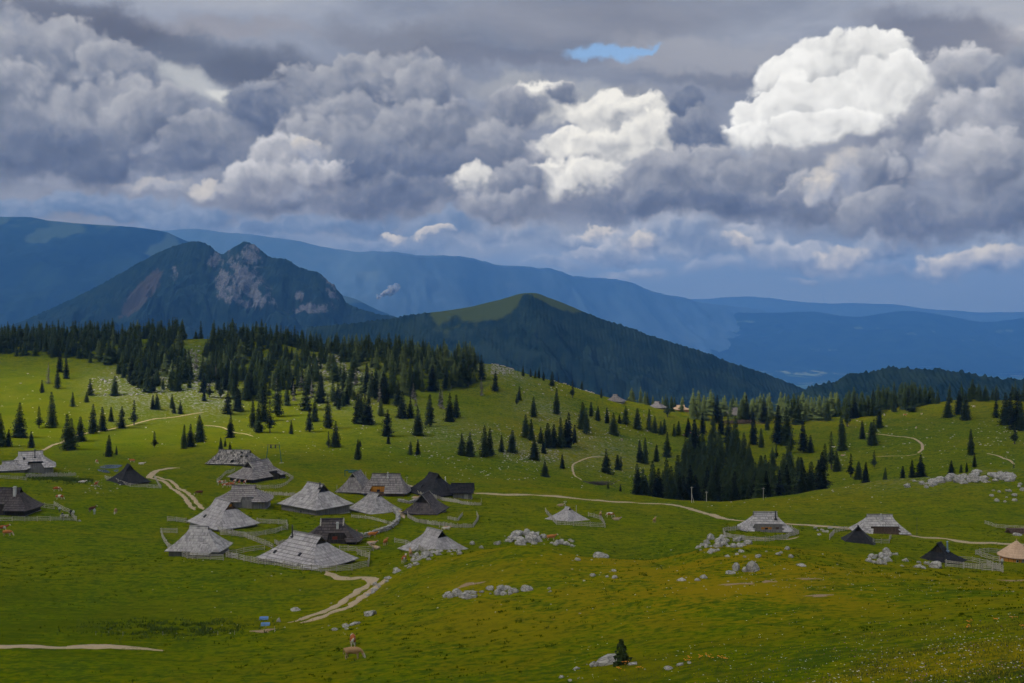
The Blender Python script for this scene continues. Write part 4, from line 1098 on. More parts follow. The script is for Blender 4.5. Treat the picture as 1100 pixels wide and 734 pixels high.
# ---------------------------------------------------------------- fences and walls
def fence(label, pts, rails=3, h=1.05, step=2.6, lo=60, hi=900, name='rail_fence', m=None, jit=0.08):
    m = m or WD_FENCE
    P = [at(x, y, lo, hi) for x, y in pts]
    t = thing(name, label, 'fence', P[0], 0, 'fences round the huts and paddocks')
    rng = random.Random(int(pts[0][0] * 7 + pts[0][1]))
    org = P[0]; posts = []
    for a, b in zip(P[:-1], P[1:]):
        L = (b - a).length; n = max(1, round(L / step))
        for k in range(n):
            q = a.lerp(b, k / n); posts.append(Vector((q.x, q.y, float(land(q.x, q.y)[0]))))
    posts.append(P[-1])
    for q in posts:
        mb = MB(); p = q - org; l = Vector((rng.uniform(-jit, jit), rng.uniform(-jit, jit), 0))
        mb.tube(p - Vector((0, 0, .3)), p + l + Vector((0, 0, h + rng.uniform(0, .25))), .085, .07, n=6)
        mb.build('post', m, t)
    mb = MB()
    for a, b in zip(posts[:-1], posts[1:]):
        for k in range(rails):
            z = 0.25 + (h - 0.3) * k / max(rails - 1, 1)
            d = (b - a).normalized() * .18
            mb.bar(a - org - d + Vector((0, -.09, z + rng.uniform(-.07, .07))), b - org + d + Vector((0, -.09, z + rng.uniform(-.07, .07))), .05, .13)
    mb.build('rails', m, t)
    return t
def palisade(label, pts, h=0.95, lo=60, hi=900, name='plank_fence', m=None):
    m = m or WD_FENCE
    P = [at(x, y, lo, hi) for x, y in pts]
    t = thing(name, label, 'fence', P[0], 0, 'fences round the huts and paddocks')
    org = P[0]; rng = random.Random(int(pts[0][0] * 3 + pts[0][1])); mb = MB(); rl = MB()
    for a, b in zip(P[:-1], P[1:]):
        L = (b - a).length; n = max(2, int(L / .34)); d = (b - a).normalized()
        for k in range(n):
            q = a.lerp(b, k / n); z = float(land(q.x, q.y)[0]); hh = h * rng.uniform(.75, 1.15)
            mb.box((q.x - org.x, q.y - org.y, z - org.z + hh / 2 - .15), (.22, .05, hh + .3), math.atan2(d.y, d.x) + rng.uniform(-.1, .1))
        for z_ in (.3, .7): rl.bar(a - org + Vector((0, .07, z_)), b - org + Vector((0, .07, z_)), .06, .1)
    mb.build('planks', m, t); rl.build('rails', m, t)
    return t
def rock_mesh(name, seed, sub=2, flat=0.7):
    bm = bmesh.new(); bmesh.ops.create_icosphere(bm, subdivisions=sub, radius=1.0)
    rng = random.Random(seed)
    planes = [(Vector((rng.gauss(0, 1), rng.gauss(0, 1), rng.gauss(0, .8))).normalized(), rng.uniform(.52, .85)) for _ in range(9)]
    off = Vector((rng.uniform(0, 50), rng.uniform(0, 50), 0))
    for v in bm.verts:
        c = v.co.copy()
        for n_, d_ in planes:
            e = c.dot(n_) - d_
            if e > 0: c -= n_ * e * 0.92
        k = 1 + 0.13 * float(vnoise(c.x * 2.1 + off.x, c.y * 2.1 + c.z * 1.7 + off.y, seed)) + 0.07 * float(vnoise(c.x * 5 + off.y, c.z * 5 + c.y * 3, seed + 3))
        v.co = Vector((c.x * k, c.y * k, c.z * k * flat))
    me = bpy.data.meshes.new(name); bm.to_mesh(me); bm.free()
    me.materials.append(STONE)
    return me
ROCKS = [rock_mesh('boulder', 100 + i, 3 if i < 6 else 2, 0.62 + 0.25 * (i % 3) / 2) for i in range(12)]
def stone_wall(label, pts, h=0.8, w=0.8, lo=60, hi=900):
    P = [at(x, y, lo, hi) for x, y in pts]; org = P[0]
    rng = random.Random(len(pts)); bm = bmesh.new()
    for a, b in zip(P[:-1], P[1:]):
        L = (b - a).length; n = int(L / .38)
        for k in range(n):
            for lv in range(3):
                q = a.lerp(b, (k + rng.random()) / n); z = float(land(q.x, q.y)[0])
                s = rng.uniform(.26, .42)
                src = ROCKS[6 + rng.randrange(6)]
                mt = Matrix.Translation((q.x - org.x + rng.uniform(-w, w) * .28, q.y - org.y + rng.uniform(-w, w) * .28, z - org.z + h * (lv + .3) / 3.2)) @ Matrix.Rotation(rng.uniform(0, 6), 4, 'Z') @ Matrix.Diagonal((s * 1.2, s, s * .8, 1))
                nv = len(bm.verts); bm.from_mesh(src); bm.verts.ensure_lookup_table()
                for v in bm.verts[nv:]: v.co = mt @ v.co
    me = bpy.data.meshes.new('stone_wall'); bm.to_mesh(me); bm.free()
    if not me.materials: me.materials.append(STONE)
    o = bpy.data.objects.new('stone_wall', me); COL.objects.link(o); o.location = org
    return tag(o, label, 'wall')
def build_fences():
    fence('white weathered rail fence before the dark hut at the left edge', [(-30, 558), (0, 560), (40, 560), (82, 560), (74, 551), (62, 545), (58, 543)])
    fence('short back rail fence right of the dark hut at the left edge', [(38, 545), (58, 547)], h=1.2)
    fence('rail fence below the large chalet at the left edge', [(-30, 513), (0, 514), (28, 516)], rails=3)
    palisade('grey plank fence along the chalet yard at the left edge', [(28, 513), (45, 513), (62, 512), (82, 511)], h=1.3)
    fence('curved rail fence in front of the black hut by the pond', [(113, 514), (127, 519), (140, 523), (158, 524), (173, 525), (168, 517), (166, 514)])
    fence('rail fence curving round the left side of the lowest left hut', [(190, 573), (173, 573), (176, 582), (182, 590), (196, 598), (212, 601), (240, 602)], rails=4, h=1.2)
    fence('rail fence running from the lowest left hut to the largest hut', [(243, 599), (262, 603), (285, 607), (315, 612), (345, 615), (378, 613), (395, 609)], rails=4, h=1.2)
    fence('rail fence leading up from behind the lowest left hut', [(237, 575), (262, 577), (277, 583), (293, 590)], rails=4, h=1.1)
    fence('rail fence between the lean-to hut and the largest hut', [(246, 597), (262, 594), (284, 591)], rails=3)
    fence('rail fence in front of the big silver hut', [(180, 560), (200, 562), (222, 567), (242, 573), (258, 577), (275, 577), (296, 573), (309, 569), (308, 564), (290, 563), (276, 562)], rails=4, h=1.15)
    fence('rail fence round the brown-grey hut below the ragged hut', [(252, 506), (240, 512), (233, 518), (245, 522), (262, 524), (280, 525), (296, 525), (309, 520), (315, 515), (308, 511)], rails=3)
    palisade('plank fence behind the grass strip above the grey hut', [(278, 530), (296, 532), (300, 532), (322, 534)], h=1.0)
    palisade('short grey plank fence between two huts left of the largest hut', [(295, 584), (300, 587), (308, 584)], h=1.1)
    fence('rail fence right below the dark hut with the red door', [(365, 592), (383, 593), (401, 592)], rails=3)
    fence('rail fence at the right end of the largest hut', [(396, 609), (397, 600), (384, 596)], rails=4, h=1.2)
    fence('low rail fence below the grey hut in the stone wall bend', [(378, 556), (400, 559), (419, 564)], rails=3, h=.8)
    palisade('grey plank wall in front of the blackish hut', [(425, 520), (437, 524), (450, 532), (470, 536), (494, 541)], h=1.1)
    palisade('short plank pen right of the small dark shed', [(494, 541), (505, 543), (517, 543), (517, 538)], h=.9)
    palisade('round plank enclosure around the dark brown hut', [(437, 550), (438, 556), (447, 561), (465, 564), (490, 567), (508, 567), (514, 558), (512, 553)], h=1.0)
    palisade('small plank pen right of the dark brown hut', [(481, 558), (492, 560), (496, 555), (497, 553)], h=.8)
    fence('rail fence along the left eave of the silver hut behind the boulders', [(424, 583), (436, 585), (449, 591), (461, 598)], rails=3)
    fence('rail fence around the lone pyramid roofed hut', [(586, 550), (598, 564), (616, 565), (634, 566), (650, 567), (644, 558), (632, 555)], rails=3)
    fence('oval rail fence around the hut with orange shutters', [(795, 569), (777, 572), (779, 577), (800, 581), (822, 582), (845, 579), (858, 574), (850, 569), (842, 568)], rails=4)
    fence('short rail fence left of the small black hut', [(891, 580), (896, 573), (910, 570)], rails=3)
    fence('short rail fence right of the small black hut', [(938, 584), (955, 584), (957, 579)], rails=3)
    fence('rail fence right of the black hut with the blue flue', [(1016, 609), (1035, 611), (1055, 613), (1077, 615)], rails=4)
    fence('upper rail fence right of the black hut with the blue flue', [(1028, 603), (1045, 604), (1060, 607), (1075, 612)], rails=3)
    fence('rail fence in front of the yard of the round hut', [(1074, 604), (1060, 600), (1048, 596), (1062, 594), (1080, 595)], rails=3)
    fence('grey rail fence below the timber stack at the right edge', [(1058, 563), (1070, 567), (1100, 569), (1120, 570)], rails=3)
    stone_wall('curved dry stone wall around the paddock in the middle of the village', [(370, 578), (385, 578), (400, 575), (416, 570), (427, 562), (428, 555), (422, 548)], 1.3, 1.0)
    stone_wall('low dry stone wall between the orange walled hut and the enclosure', [(428, 539), (440, 541), (450, 538)], .9, .8)
build_fences()
# ---------------------------------------------------------------- spruces
def make_needles(name, c1, c2, hv=0.5):
    m, nt, b = mat(name)
    P = objc(); r = objrand()
    n1 = noise(V('MULTIPLY', P, (1.0, 1.0, 1.4)), 1.1, 3, 0.6)
    g = nt.nodes.new('ShaderNodeNewGeometry')
    wv = noise(pos(), 0.16, 2, 0.6)
    c = mixc(sstep(0.25, 0.75, n1 * 0.6 + wv * 0.5 - 0.05 + (r - 0.5) * 0.5), c1, c2)
    hs = nt.nodes.new('ShaderNodeHueSaturation'); nt.links.new(c.v, hs.inputs['Color']); nt.links.new((1.0 - hv / 2 + r * hv).v, hs.inputs['Value'])
    setc(nt, b, E(hs.outputs[0])); b.inputs['Roughness'].default_value = 0.8; b.inputs['Specular IOR Level'].default_value = 0.15
    return m
NEEDLE = make_needles('dark_spruce_needles', (0.006, 0.012, 0.004), (0.026, 0.040, 0.009), 0.9)
NEEDLE_L = make_needles('light_spruce_needles', (0.045, 0.070, 0.018), (0.085, 0.110, 0.030))  # pale trees, and sunlight painted into the colour of ridge trees
NEEDLE_D = make_needles('dry_grey_twigs', (0.06, 0.055, 0.045), (0.12, 0.11, 0.09))
BARK = flat_mat('spruce_bark', (0.10, 0.085, 0.07), 0.9)
BARK_G = flat_mat('bleached_dead_wood', (0.30, 0.28, 0.25), 0.9)
def spruce_meshes(seed, H, wr, full=1.0, needle=None, gap=0.0, shape=0.85, bare=0.06, rag=.16):
    """crown: whorls of drooping boughs made of small needle sprays; trunk: tapered"""
    rng = random.Random(seed); mb = MB()
    z = H * (bare + rng.uniform(0, .03)); R0 = H * wr; lean = rng.uniform(-.02, .02)
    lop = rng.uniform(0, 6.28)
    while z < H * 0.985:
        f = z / H
        env = (1 + rag * math.sin(z * 2.1 + seed) * math.sin(z * .83 + seed * 3)) * (1 - f) ** shape * (0.55 + 0.45 * min(1, (f - bare + .06) / .14))
        nb = max(4, int((10 if f < .7 else 7) * full))
        a0 = rng.uniform(0, 6.28)
        for k in range(nb):
            if rng.random() < gap: continue
            a = a0 + 6.283 * k / nb + rng.uniform(-.25, .25)
            L = R0 * env * rng.uniform(.68, 1.18) * (1 + .12 * math.cos(a - lop)) + .12
            if L < .1: continue
            ca, sa = math.cos(a), math.sin(a)
            droop = L * rng.uniform(.25, .5) * (1.25 - f)
            w = (0.34 * L + .16) * rng.uniform(.8, 1.2)
            ns = 3 if L > .8 else 2
            base = Vector((lean * z, 0, z)); pr = None
            def pp(t, s, dz=0.0):
                ww = w * (1 - t) ** .6 * (0.35 + t * 1.3) if t < .98 else 0
                d = L * t
                return base + Vector((ca * d - sa * ww * s, sa * d + ca * ww * s, -droop * t ** 1.3 + (droop * .25 if t > .9 else 0) + dz))
            for j in range(ns):
                t0, t1 = j / ns, (j + 1) / ns
                mid0, mid1 = pp(t0, 0, .05), pp(t1, 0, .05)
                for s in (-1, 1):
                    e0, e1 = pp(t0, s, -.07), pp(t1, s, -.07 - rng.uniform(0, .1))
                    if j == ns - 1: mb.face([mid0, e0, mid1] if s < 0 else [mid0, mid1, e0])
                    else:
                        mb.face([mid0, e0, e1, mid1] if s < 0 else [mid0, mid1, e1, e0])
                # hanging twigs
                q = pp((t0 + t1) / 2 + .1, rng.uniform(-.6, .6)); h_ = rng.uniform(.22, .5) * (0.6 + .5 * L / R0)
                tw = rng.uniform(.12, .26)
                dx, dy = -sa * tw, ca * tw
                if rng.random() < .5: dx, dy = ca * tw, sa * tw
                mb.face([q + Vector((-dx, -dy, .03)), q + Vector((dx, dy, .03)), q + Vector((rng.uniform(-.08, .08), rng.uniform(-.08, .08), -h_))])
        z += H * 0.030 * rng.uniform(.8, 1.2) / max(full, .6) + .02
    mb.face([(lean * H - .1, 0, H * .93), (lean * H + .1, 0, H * .93), (lean * H, 0, H)]); mb.face([(lean * H, -.1, H * .93), (lean * H, .1, H * .93), (lean * H, 0, H)])
    crown = mb.mesh('crown', needle or NEEDLE)
    tb = MB(); tb.tube((0, 0, -.4), (lean * H * .5, 0, H * .5), .021 * H, .012 * H, n=7, cap=False); tb.tube((lean * H * .5, 0, H * .5), (lean * H, 0, H * .97), .012 * H, .01, n=6)
    return crown, tb.mesh('trunk', BARK)
SPR = [spruce_meshes(8, 12, .21, gap=.22, rag=.34, shape=.7), spruce_meshes(9, 12, .16, gap=.3, rag=.4, bare=.16), spruce_meshes(10, 12, .26, gap=.12, rag=.25, shape=1.15, bare=.03), spruce_meshes(1, 12, .17), spruce_meshes(2, 12, .20), spruce_meshes(3, 12, .15), spruce_meshes(4, 12, .22, shape=.75), spruce_meshes(5, 12, .18, gap=.15), spruce_meshes(6, 12, .24, shape=1.0, bare=.02), spruce_meshes(7, 12, .19, gap=.1, bare=.10)]
SPRL = [spruce_meshes(21, 12, .17, needle=NEEDLE_L), spruce_meshes(22, 12, .20, needle=NEEDLE_L), spruce_meshes(23, 12, .14, needle=NEEDLE_L, gap=.2)]
SPRD = [spruce_meshes(31, 12, .13, needle=NEEDLE_D, gap=.62, full=.7), spruce_meshes(32, 12, .15, needle=NEEDLE_D, gap=.5, full=.7)]
for c_, t_ in SPRD: t_.materials[0] = BARK_G
# low-detail crowns for the massed wood
def spruce_simple(seed, H, wr, needle, gap=0.0):
    rng = random.Random(seed); mb = MB(); z = H * .05
    while z < H * .97:
        f = z / H; L0 = H * wr * (1 - f) ** .85 * (1 + .3 * math.sin(z * 2.3 + seed) * math.sin(z * .9 + seed * 2))
        nb = 7 if f < .7 else 5
        a0 = rng.uniform(0, 6)
        for k in range(nb):
            if rng.random() < gap: continue
            a = a0 + 6.283 * k / nb + rng.uniform(-.3, .3); L = L0 * rng.uniform(.7, 1.25) + .12
            ca, sa = math.cos(a), math.sin(a); w = L * .42 + .1
            b = Vector((0, 0, z)); t_ = Vector((ca * L, sa * L, z - L * rng.uniform(.3, .55)))
            mb.face([b + Vector((0, 0, .15)), t_ * .55 + b * .45 + Vector((-sa * w, ca * w, -.12)), t_])
            mb.face([b + Vector((0, 0, .15)), t_, t_ * .55 + b * .45 + Vector((sa * w, -ca * w, -.12))])
        z += H * .042
    return mb
def build_trees():
    used = []
    def lab(o, l, g): tag(o, l, 'spruce', g)
    def place(p, H, label, group, kind='dark', simple=False, seed=None):
        rng = random.Random(int(p.x * 13 + p.y * 7))
        src = {'dark': SPR, 'light': SPRL, 'dead': SPRD}[kind]
        cr, tr = src[rng.randrange(len(src))]
        t = thing({'dark': 'spruce', 'light': 'spruce', 'dead': 'dead_spruce'}[kind], label, 'spruce' if kind != 'dead' else 'dead tree', (p.x, p.y, p.z - .1), rng.uniform(0, 6.28), group)
        s = H / 12.0
        wd = s * (1.28 if H < 14 else 1.12) * rng.uniform(.88, 1.12); t.scale = (wd, wd, s)
        for nm, me in (('crown', cr), ('trunk', tr)):
            o = bpy.data.objects.new(nm, me); COL.objects.link(o); o.parent = t
        used.append((p.x, p.y))
        return t
    # single trees surveyed one by one: bearing, foot row, height in rows
    Z = {}
    Z['left meadow'] = ('on the bright left meadow', [(64,400,25),(71,407,23),(52,412,23,'dead'),(62,417.5,21),(45,422,14),(97,425,18),(93,432,11),(123,425,22),(78,437,16),(56,460,39),(42,460,24),(21,470,38),(9,480,19),(1,480,36),(34,481,18),(72,484,40),(77,483,34),(86,474,27),(100,466,32),(110,463,26),(119,453,16),(131,460,24),(144,457,28),(117,491,24),(166,481,18)])
    Z['track bend'] = ('by the track under the left wood', [(164,440,16),(169,440,17),(185,439,16),(187,444,13),(193.6,444.7,15),(199.5,410,36),(219,431,14),(225,427,20),(237,428,22),(198,482,26),(205,480,25),(215,475,29),(248,470,25),(242,480,9)])
    Z['below wood'] = ('on the slope below the left wood', [(245,445,25),(256,442,25),(265,430,28),(274,421,25),(281,433,37),(271.6,459.5,30),(277.7,465,32),(283.6,453,37),(290,465,36),(297.7,447.5,40),(250,429,22,'light'),(308.6,435.5,26),(315,424.6,22),(313,466.5,15),(329,441,33),(332.6,464,26),(338,453,26),(345,433,27)])
    Z['middle slope'] = ('on the slope above the village', [(352,460,35),(353,481,18),(360.5,480,28),(363,435.5,27),(372,434.5,18),(380.6,430,14),(384,455,33),(392,456,32),(387,480,8),(364,440,17),(388,455,36),(396,456,28),(385,494,22),(394,423,33),(403.6,429,33),(412,426,28),(409,447,20,'light'),(415.6,469,29),(417,477,11)])
    Z['upper centre'] = ('right of the central wood', [(432,449,29),(441,449,22),(443,427,28),(449,468,32),(462,458,35),(473,434,16),(483,453,31),(490,449,25),(464,420,29),(479,418.5,26),(485,417,23),(517,425,20,'dead'),(503,415,38),(498,415,34),(517,408,27),(491,396,14),(532,420,22)])
    Z['low centre'] = ('low above the gravel road', [(441,489,15),(449,489,17),(496,489,24),(505,490,26),(521,491,34),(526,490,30),(539,486,19),(550,486,25),(574,494,24),(585,512,18.5),(604,503.6,16),(651,508,26),(663.6,505,17),(667,504,14),(666.5,528,8),(653,525,8),(237,484,14),(247,485,10),(125,489,10)])
    Z['spur'] = ('on the mid grassy spur', [(555,435,12),(558,430,15),(573,448,22),(565,470,25),(571,473,23),(562,404,11),(570,405,9),(575,406,9),(579,406.6,12),(584,409,10),(593,415,16),(600,412,8),(615,427.5,20),(625,418,10),(646,427.5,11),(598,445,28),(635,447.6,16),(642.5,452,16)])
    Z['centre grove'] = ('in the loose middle grove', [(584,487,13),(581,476,18),(589,481,27),(595.6,481,25),(602,481,33),(608,480,30),(611,479,36),(617.4,476,20),(630,466,28),(626,461,30),(652,455,17.5),(659,467,24),(665.4,455,10),(672,456,20),(685,461,23)])
    Z['hollow edge'] = ('behind the hollow wood', [(697,463,24),(703.5,465,18.5),(710,467,15),(717,448,21),(714,466,16),(724,469,14),(729,468,16),(739,469.4,21),(746,472,22),(687,497,24),(693,498,28),(705,496,18.5),(717,491,27),(738.5,492,20),(746,493,42),(755,467,24),(739.6,465,15)])
    Z['right grove'] = ('between hollow wood and ridge', [(774.5,467,28),(790,485,39),(809,478,35),(817.5,481,21),(824,462,17),(835.6,477,42),(845,478,41),(849,487,22),(863,486,34),(870.5,486,19),(857,456,29),(834,493,15),(766,470,26),(782,476,30)])
    Z['right slope'] = ('right of the hollow wood', [(886,502,26),(893,504,41),(899,506.5,22),(905,484,29),(914,513,26),(922,515,20),(930,519.6,23),(926.5,472,20.5),(936,479,26),(910,458.5,26),(938,479,29),(945,460,21),(939,502,18.5),(951,518,16),(904,470,24)])
    Z['far right'] = ('above the rubble field', [(970,515,15),(980,513.5,20),(989,513,25),(1022,509,15),(1032.6,508,10),(1038.5,507.6,11),(1047,502,15),(1043,489,28),(1090,477,25),(1070,449,20),(1037,452,31),(1030.5,445,26),(1018.5,448,23),(1080.6,456,35),(1092.6,461,41),(1097,463,33),(1089,505,7),(1085,452,30)])
    ordn = ['leftmost', 'second from the left', 'third from the left', 'fourth from the left', 'fifth from the left', 'sixth from the left', 'seventh from the left', 'eighth from the left', 'ninth from the left', 'tenth from the left', 'eleventh from the left', 'twelfth from the left', 'thirteenth from the left', 'fourteenth from the left']
    num = 0
    for zn, (where, lst) in Z.items():
        lst = sorted(lst, key=lambda q: q[0]); n = len(lst)
        for i, q in enumerate(lst):
            kind = q[3] if len(q) > 3 else 'dark'
            lo = 330 if q[1] < 497 else 60
            p = at(q[0], q[1], 430 if (q[0] > 600 and q[1] < 530) else 330, 900)
            Hm = q[2] * p.y / F * 1.02
            size = 'small' if q[2] < 17 else 'tall' if q[2] > 30 else 'dark' if kind == 'dark' else 'pale'
            if i < len(ordn) and i < (n + 1) // 2: o_ = ordn[i]
            else:
                j = n - 1 - i; o_ = 'rightmost' if j == 0 else ordn[j].replace('left', 'right')
            nm = 'spruce' if kind != 'dead' else 'dead grey spruce'
            place(p, Hm, f'{size} {nm} {where}, {o_}', 'spruces ' + where, kind); num += 1
    def scatter(n, xr, Dr, hr, cond, mind, seed, keep, label, group, kindf):
        """woods: random feet at world distance and bearing"""
        rng = random.Random(seed); out = []; tries = 0
        while len(out) < n and tries < n * 60:
            tries += 1
            D = rng.uniform(*Dr); px = rng.uniform(*xr)
            if cond and not cond(px, D, rng): continue
            x = (px - CX) / F * D
            if any((x - a) ** 2 + (D - b) ** 2 < mind ** 2 for a, b in out): continue
            out.append((x, D))
        res = []
        for x, D in out:
            res.append((x, D, float(land(x, D)[0]), rng.uniform(*hr), kindf(rng, (x / D) * F + CX, D)))
        return res
    dark = lambda r, px, D: 'dark'
    hollow = scatter(205, (684, 884), (430, 640), (9, 17), lambda px, D, r: (D < 470 and (px > 700 or D < 455)) or (D < 530 and 708 < px < 868) or (D < 585 and 728 < px < 850 and r.random() < .7) or (736 < px < 800 and r.random() < .45), 3.6, 4, 0, '', '', dark)
    leftr = scatter(200, (-40, 103), (722, 810), (7, 15.5), None, 2.9, 5, 0, '', '', dark)
    def wc(px, D, r):
        if 196 < px < 214 + (D - 640) * .1: return r.random() < .12
        lo = 715 - min(max(px - 95, 0), 70) * 1.15 if px < 165 else 650 if px < 300 else 668 if px < 345 else (715 if px < 395 else 648)
        if px > 340 and px < 395 and D < 740: return r.random() < .25
        if px > 430: lo = 680 + (px - 430) * .5
        return D > lo
    wood = scatter(640, (92, 515), (632, 805), (7, 16.5), wc, 2.8, 6, 0, '', '', lambda r, px, D: 'light' if (px > 355 and r.random() < .38) or r.random() < .04 else 'dark')
    ridge = scatter(150, (735, 985), (745, 815), (11, 19), lambda px, D, r: px > 800 or not (722 < px < 742) , 3.8, 8, 0, '', '', lambda r, px, D: 'light' if px < 900 and r.random() < .8 else 'dark')  # most trees left of centre get pale needles as painted sunlight
    ridge += scatter(34, (975, 1130), (765, 800), (9, 16), None, 4, 9, 0, '', '', dark)
    ridge += scatter(12, (676, 735), (765, 800), (8, 13), None, 4, 10, 0, '', '', lambda r, px, D: 'light' if r.random() < .5 else 'dark')
    rest = []
    budget = 300 - num
    def take(lst, k, label, group, keyf):
        lst = sorted(lst, key=keyf)
        for (x, D, z, h, kd) in lst[:k]:
            lb = label if kd == 'dark' else label.replace('dark', 'pale green')
            place(Vector((x, D, z)), h, lb, group if kd == 'dark' else group + ', pale ones', kd)
        rest.extend(lst[k:])
    take(hollow, int(budget * .55), 'dark spruce packed in the hollow wood behind the gravel road', 'spruces of the hollow wood', lambda q: q[1])
    take(wood, int(budget * .30), 'dark spruce at the front of the big left wood', 'spruces of the left wood', lambda q: q[1] - 4 * q[3])
    left_ = budget - int(budget * .55) - int(budget * .30)
    take(ridge, left_, 'dark spruce along the foot of the right ridge wood', 'spruces of the right ridge', lambda q: q[1])
    deadw = scatter(16, (205, 500), (650, 720), (8, 13), None, 6, 12, 0, '', '', lambda r, px, D: 'dead')
    rest += [q[:4] + ('dead',) for q in deadw]
    take(leftr, 0, '', '', lambda q: q[1])
    # the rest reads as one mass
    V_, Fc, MI = [], [], []; nv = 0
    simp = [spruce_simple(50 + i, 12, w_, None) for i, w_ in enumerate((.17, .2, .15, .22, .13, .25, .18))] + [spruce_simple(70, 12, .12, None, .6), spruce_simple(71, 12, .14, None, .5)]
    arr = [(np.array(m_.v), [tuple(f_) for f_ in m_.f]) for m_ in simp]
    rng = random.Random(3)
    full = []
    for cr_, tr_ in SPR:
        cr_.calc_loop_triangles()
        v_ = np.empty(len(cr_.vertices) * 3); cr_.vertices.foreach_get('co', v_)
        f_ = np.empty(len(cr_.loop_triangles) * 3, np.int32); cr_.loop_triangles.foreach_get('vertices', f_)
        full.append((v_.reshape(-1, 3), f_.reshape(-1, 3)))
    for (x, D, z, h, kd) in rest:
        near_ = kd == 'dark' and D < 690
        v, f = full[rng.randrange(len(full))] if near_ else arr[7 + rng.randrange(2)] if kd == 'dead' else arr[rng.randrange(7)]
        s = h / 12; a = rng.uniform(0, 6.28); wd = (1.2 if near_ else 1.45) * s; ca, sa = math.cos(a) * wd, math.sin(a) * wd
        q = np.stack([v[:, 0] * ca - v[:, 1] * sa + x, v[:, 0] * sa + v[:, 1] * ca + D, v[:, 2] * s + z - .1], -1)
        V_.append(q); Fc.append(np.array(f) + nv); nv += len(v)
        MI.append(np.full(len(f), {'light': 1, 'dead': 2}.get(kd, 0)))
    me = bpy.data.meshes.new('spruce_wood')
    co = np.concatenate(V_); fc = np.concatenate(Fc)
    me.vertices.add(len(co)); me.vertices.foreach_set('co', co.ravel().astype(np.float32))
    me.loops.add(fc.size); me.polygons.add(len(fc)); me.loops.foreach_set('vertex_index', fc.ravel().astype(np.int32))
    me.polygons.foreach_set('loop_start', (np.arange(len(fc)) * 3).astype(np.int32)); 
    me.materials.append(NEEDLE); me.materials.append(NEEDLE_L); me.materials.append(NEEDLE_D)
    me.polygons.foreach_set('material_index', np.concatenate(MI).astype(np.int32))
    me.update(calc_edges=True)
    o = bpy.data.objects.new('spruce_wood', me); COL.objects.link(o)
    tag(o, 'dense mass of distant spruces covering the ridge tops', 'spruce wood', kind='stuff')
    # sapling in the near foreground
    p = at(668, 714, 60, 200)
    cr, tr = spruce_meshes(77, 2.5, .38, full=.6, gap=.38, shape=.7)
    t = thing('spruce', 'small young spruce beside the long slab of rock in the foreground', 'spruce', p - Vector((0, 0, .05)), .5)
    for nm, me in (('crown', cr), ('trunk', tr)):
        o = bpy.data.objects.new(nm, me); COL.objects.link(o); o.parent = t
    print('single spruces', num, 'massed', len(rest))
build_trees()
# ---------------------------------------------------------------- tracks
def ribbon(name, pts, w, lo=60, hi=900, z=0.07, step=0.7, jit=0.35, mats=None, offs=(0.0,), taper=True, dedup=None):
    P = [at(x, y, lo, hi) for x, y in pts]
    # smooth through the points
    q = []
    for i in range(len(P) - 1):
        a, b = P[i], P[i + 1]; p0 = P[max(i - 1, 0)]; p3 = P[min(i + 2, len(P) - 1)]
        n = max(2, int((b - a).length / step))
        for k in range(n):
            t = k / n
            v = 0.5 * ((2 * a) + (b - p0) * t + (2 * p0 - 5 * a + 4 * b - p3) * t * t + (3 * a - p0 - 3 * b + p3) * t ** 3)
            q.append((v.x, v.y))
    q.append((P[-1].x, P[-1].y)); q = np.array(q)
    d = np.gradient(q, axis=0); d /= np.maximum(np.linalg.norm(d, axis=1, keepdims=True), 1e-6)
    nrm = np.stack([-d[:, 1], d[:, 0]], -1)
    mb = MB(); s = np.arange(len(q)) * step
    for off in offs:
        wl = w / 2 * (1 + jit * fbm(s / 4 + off * 9, s * 0 + 3, 3, 51)); wr = w / 2 * (1 + jit * fbm(s / 4 + off * 9, s * 0 + 30, 3, 52))
        if taper:
            e = np.minimum(1, np.minimum(s, s[-1] - s) / 5 + .15); wl = wl * e; wr = wr * e
        cols = []
        for f, dz in ((-1, -.12), (-.8, z), (-.3, z + .02), (.3, z + .02), (.8, z), (1, -.12)):
            ww = np.where(f < 0, wl, wr) * abs(f) * np.sign(f)
            x = q[:, 0] + nrm[:, 0] * (ww + off); y = q[:, 1] + nrm[:, 1] * (ww + off)
            cols.append(np.stack([x, y, land(x, y) + dz], -1))
        for i in range(len(q) - 1):
            for c in range(5):
                mb.face([cols[c][i], cols[c][i + 1], cols[c + 1][i + 1], cols[c + 1][i]][::-1])
    o = mb.build(name, mats or GRAVEL, smooth=True, merge=True); o['kind'] = 'structure'
    return o
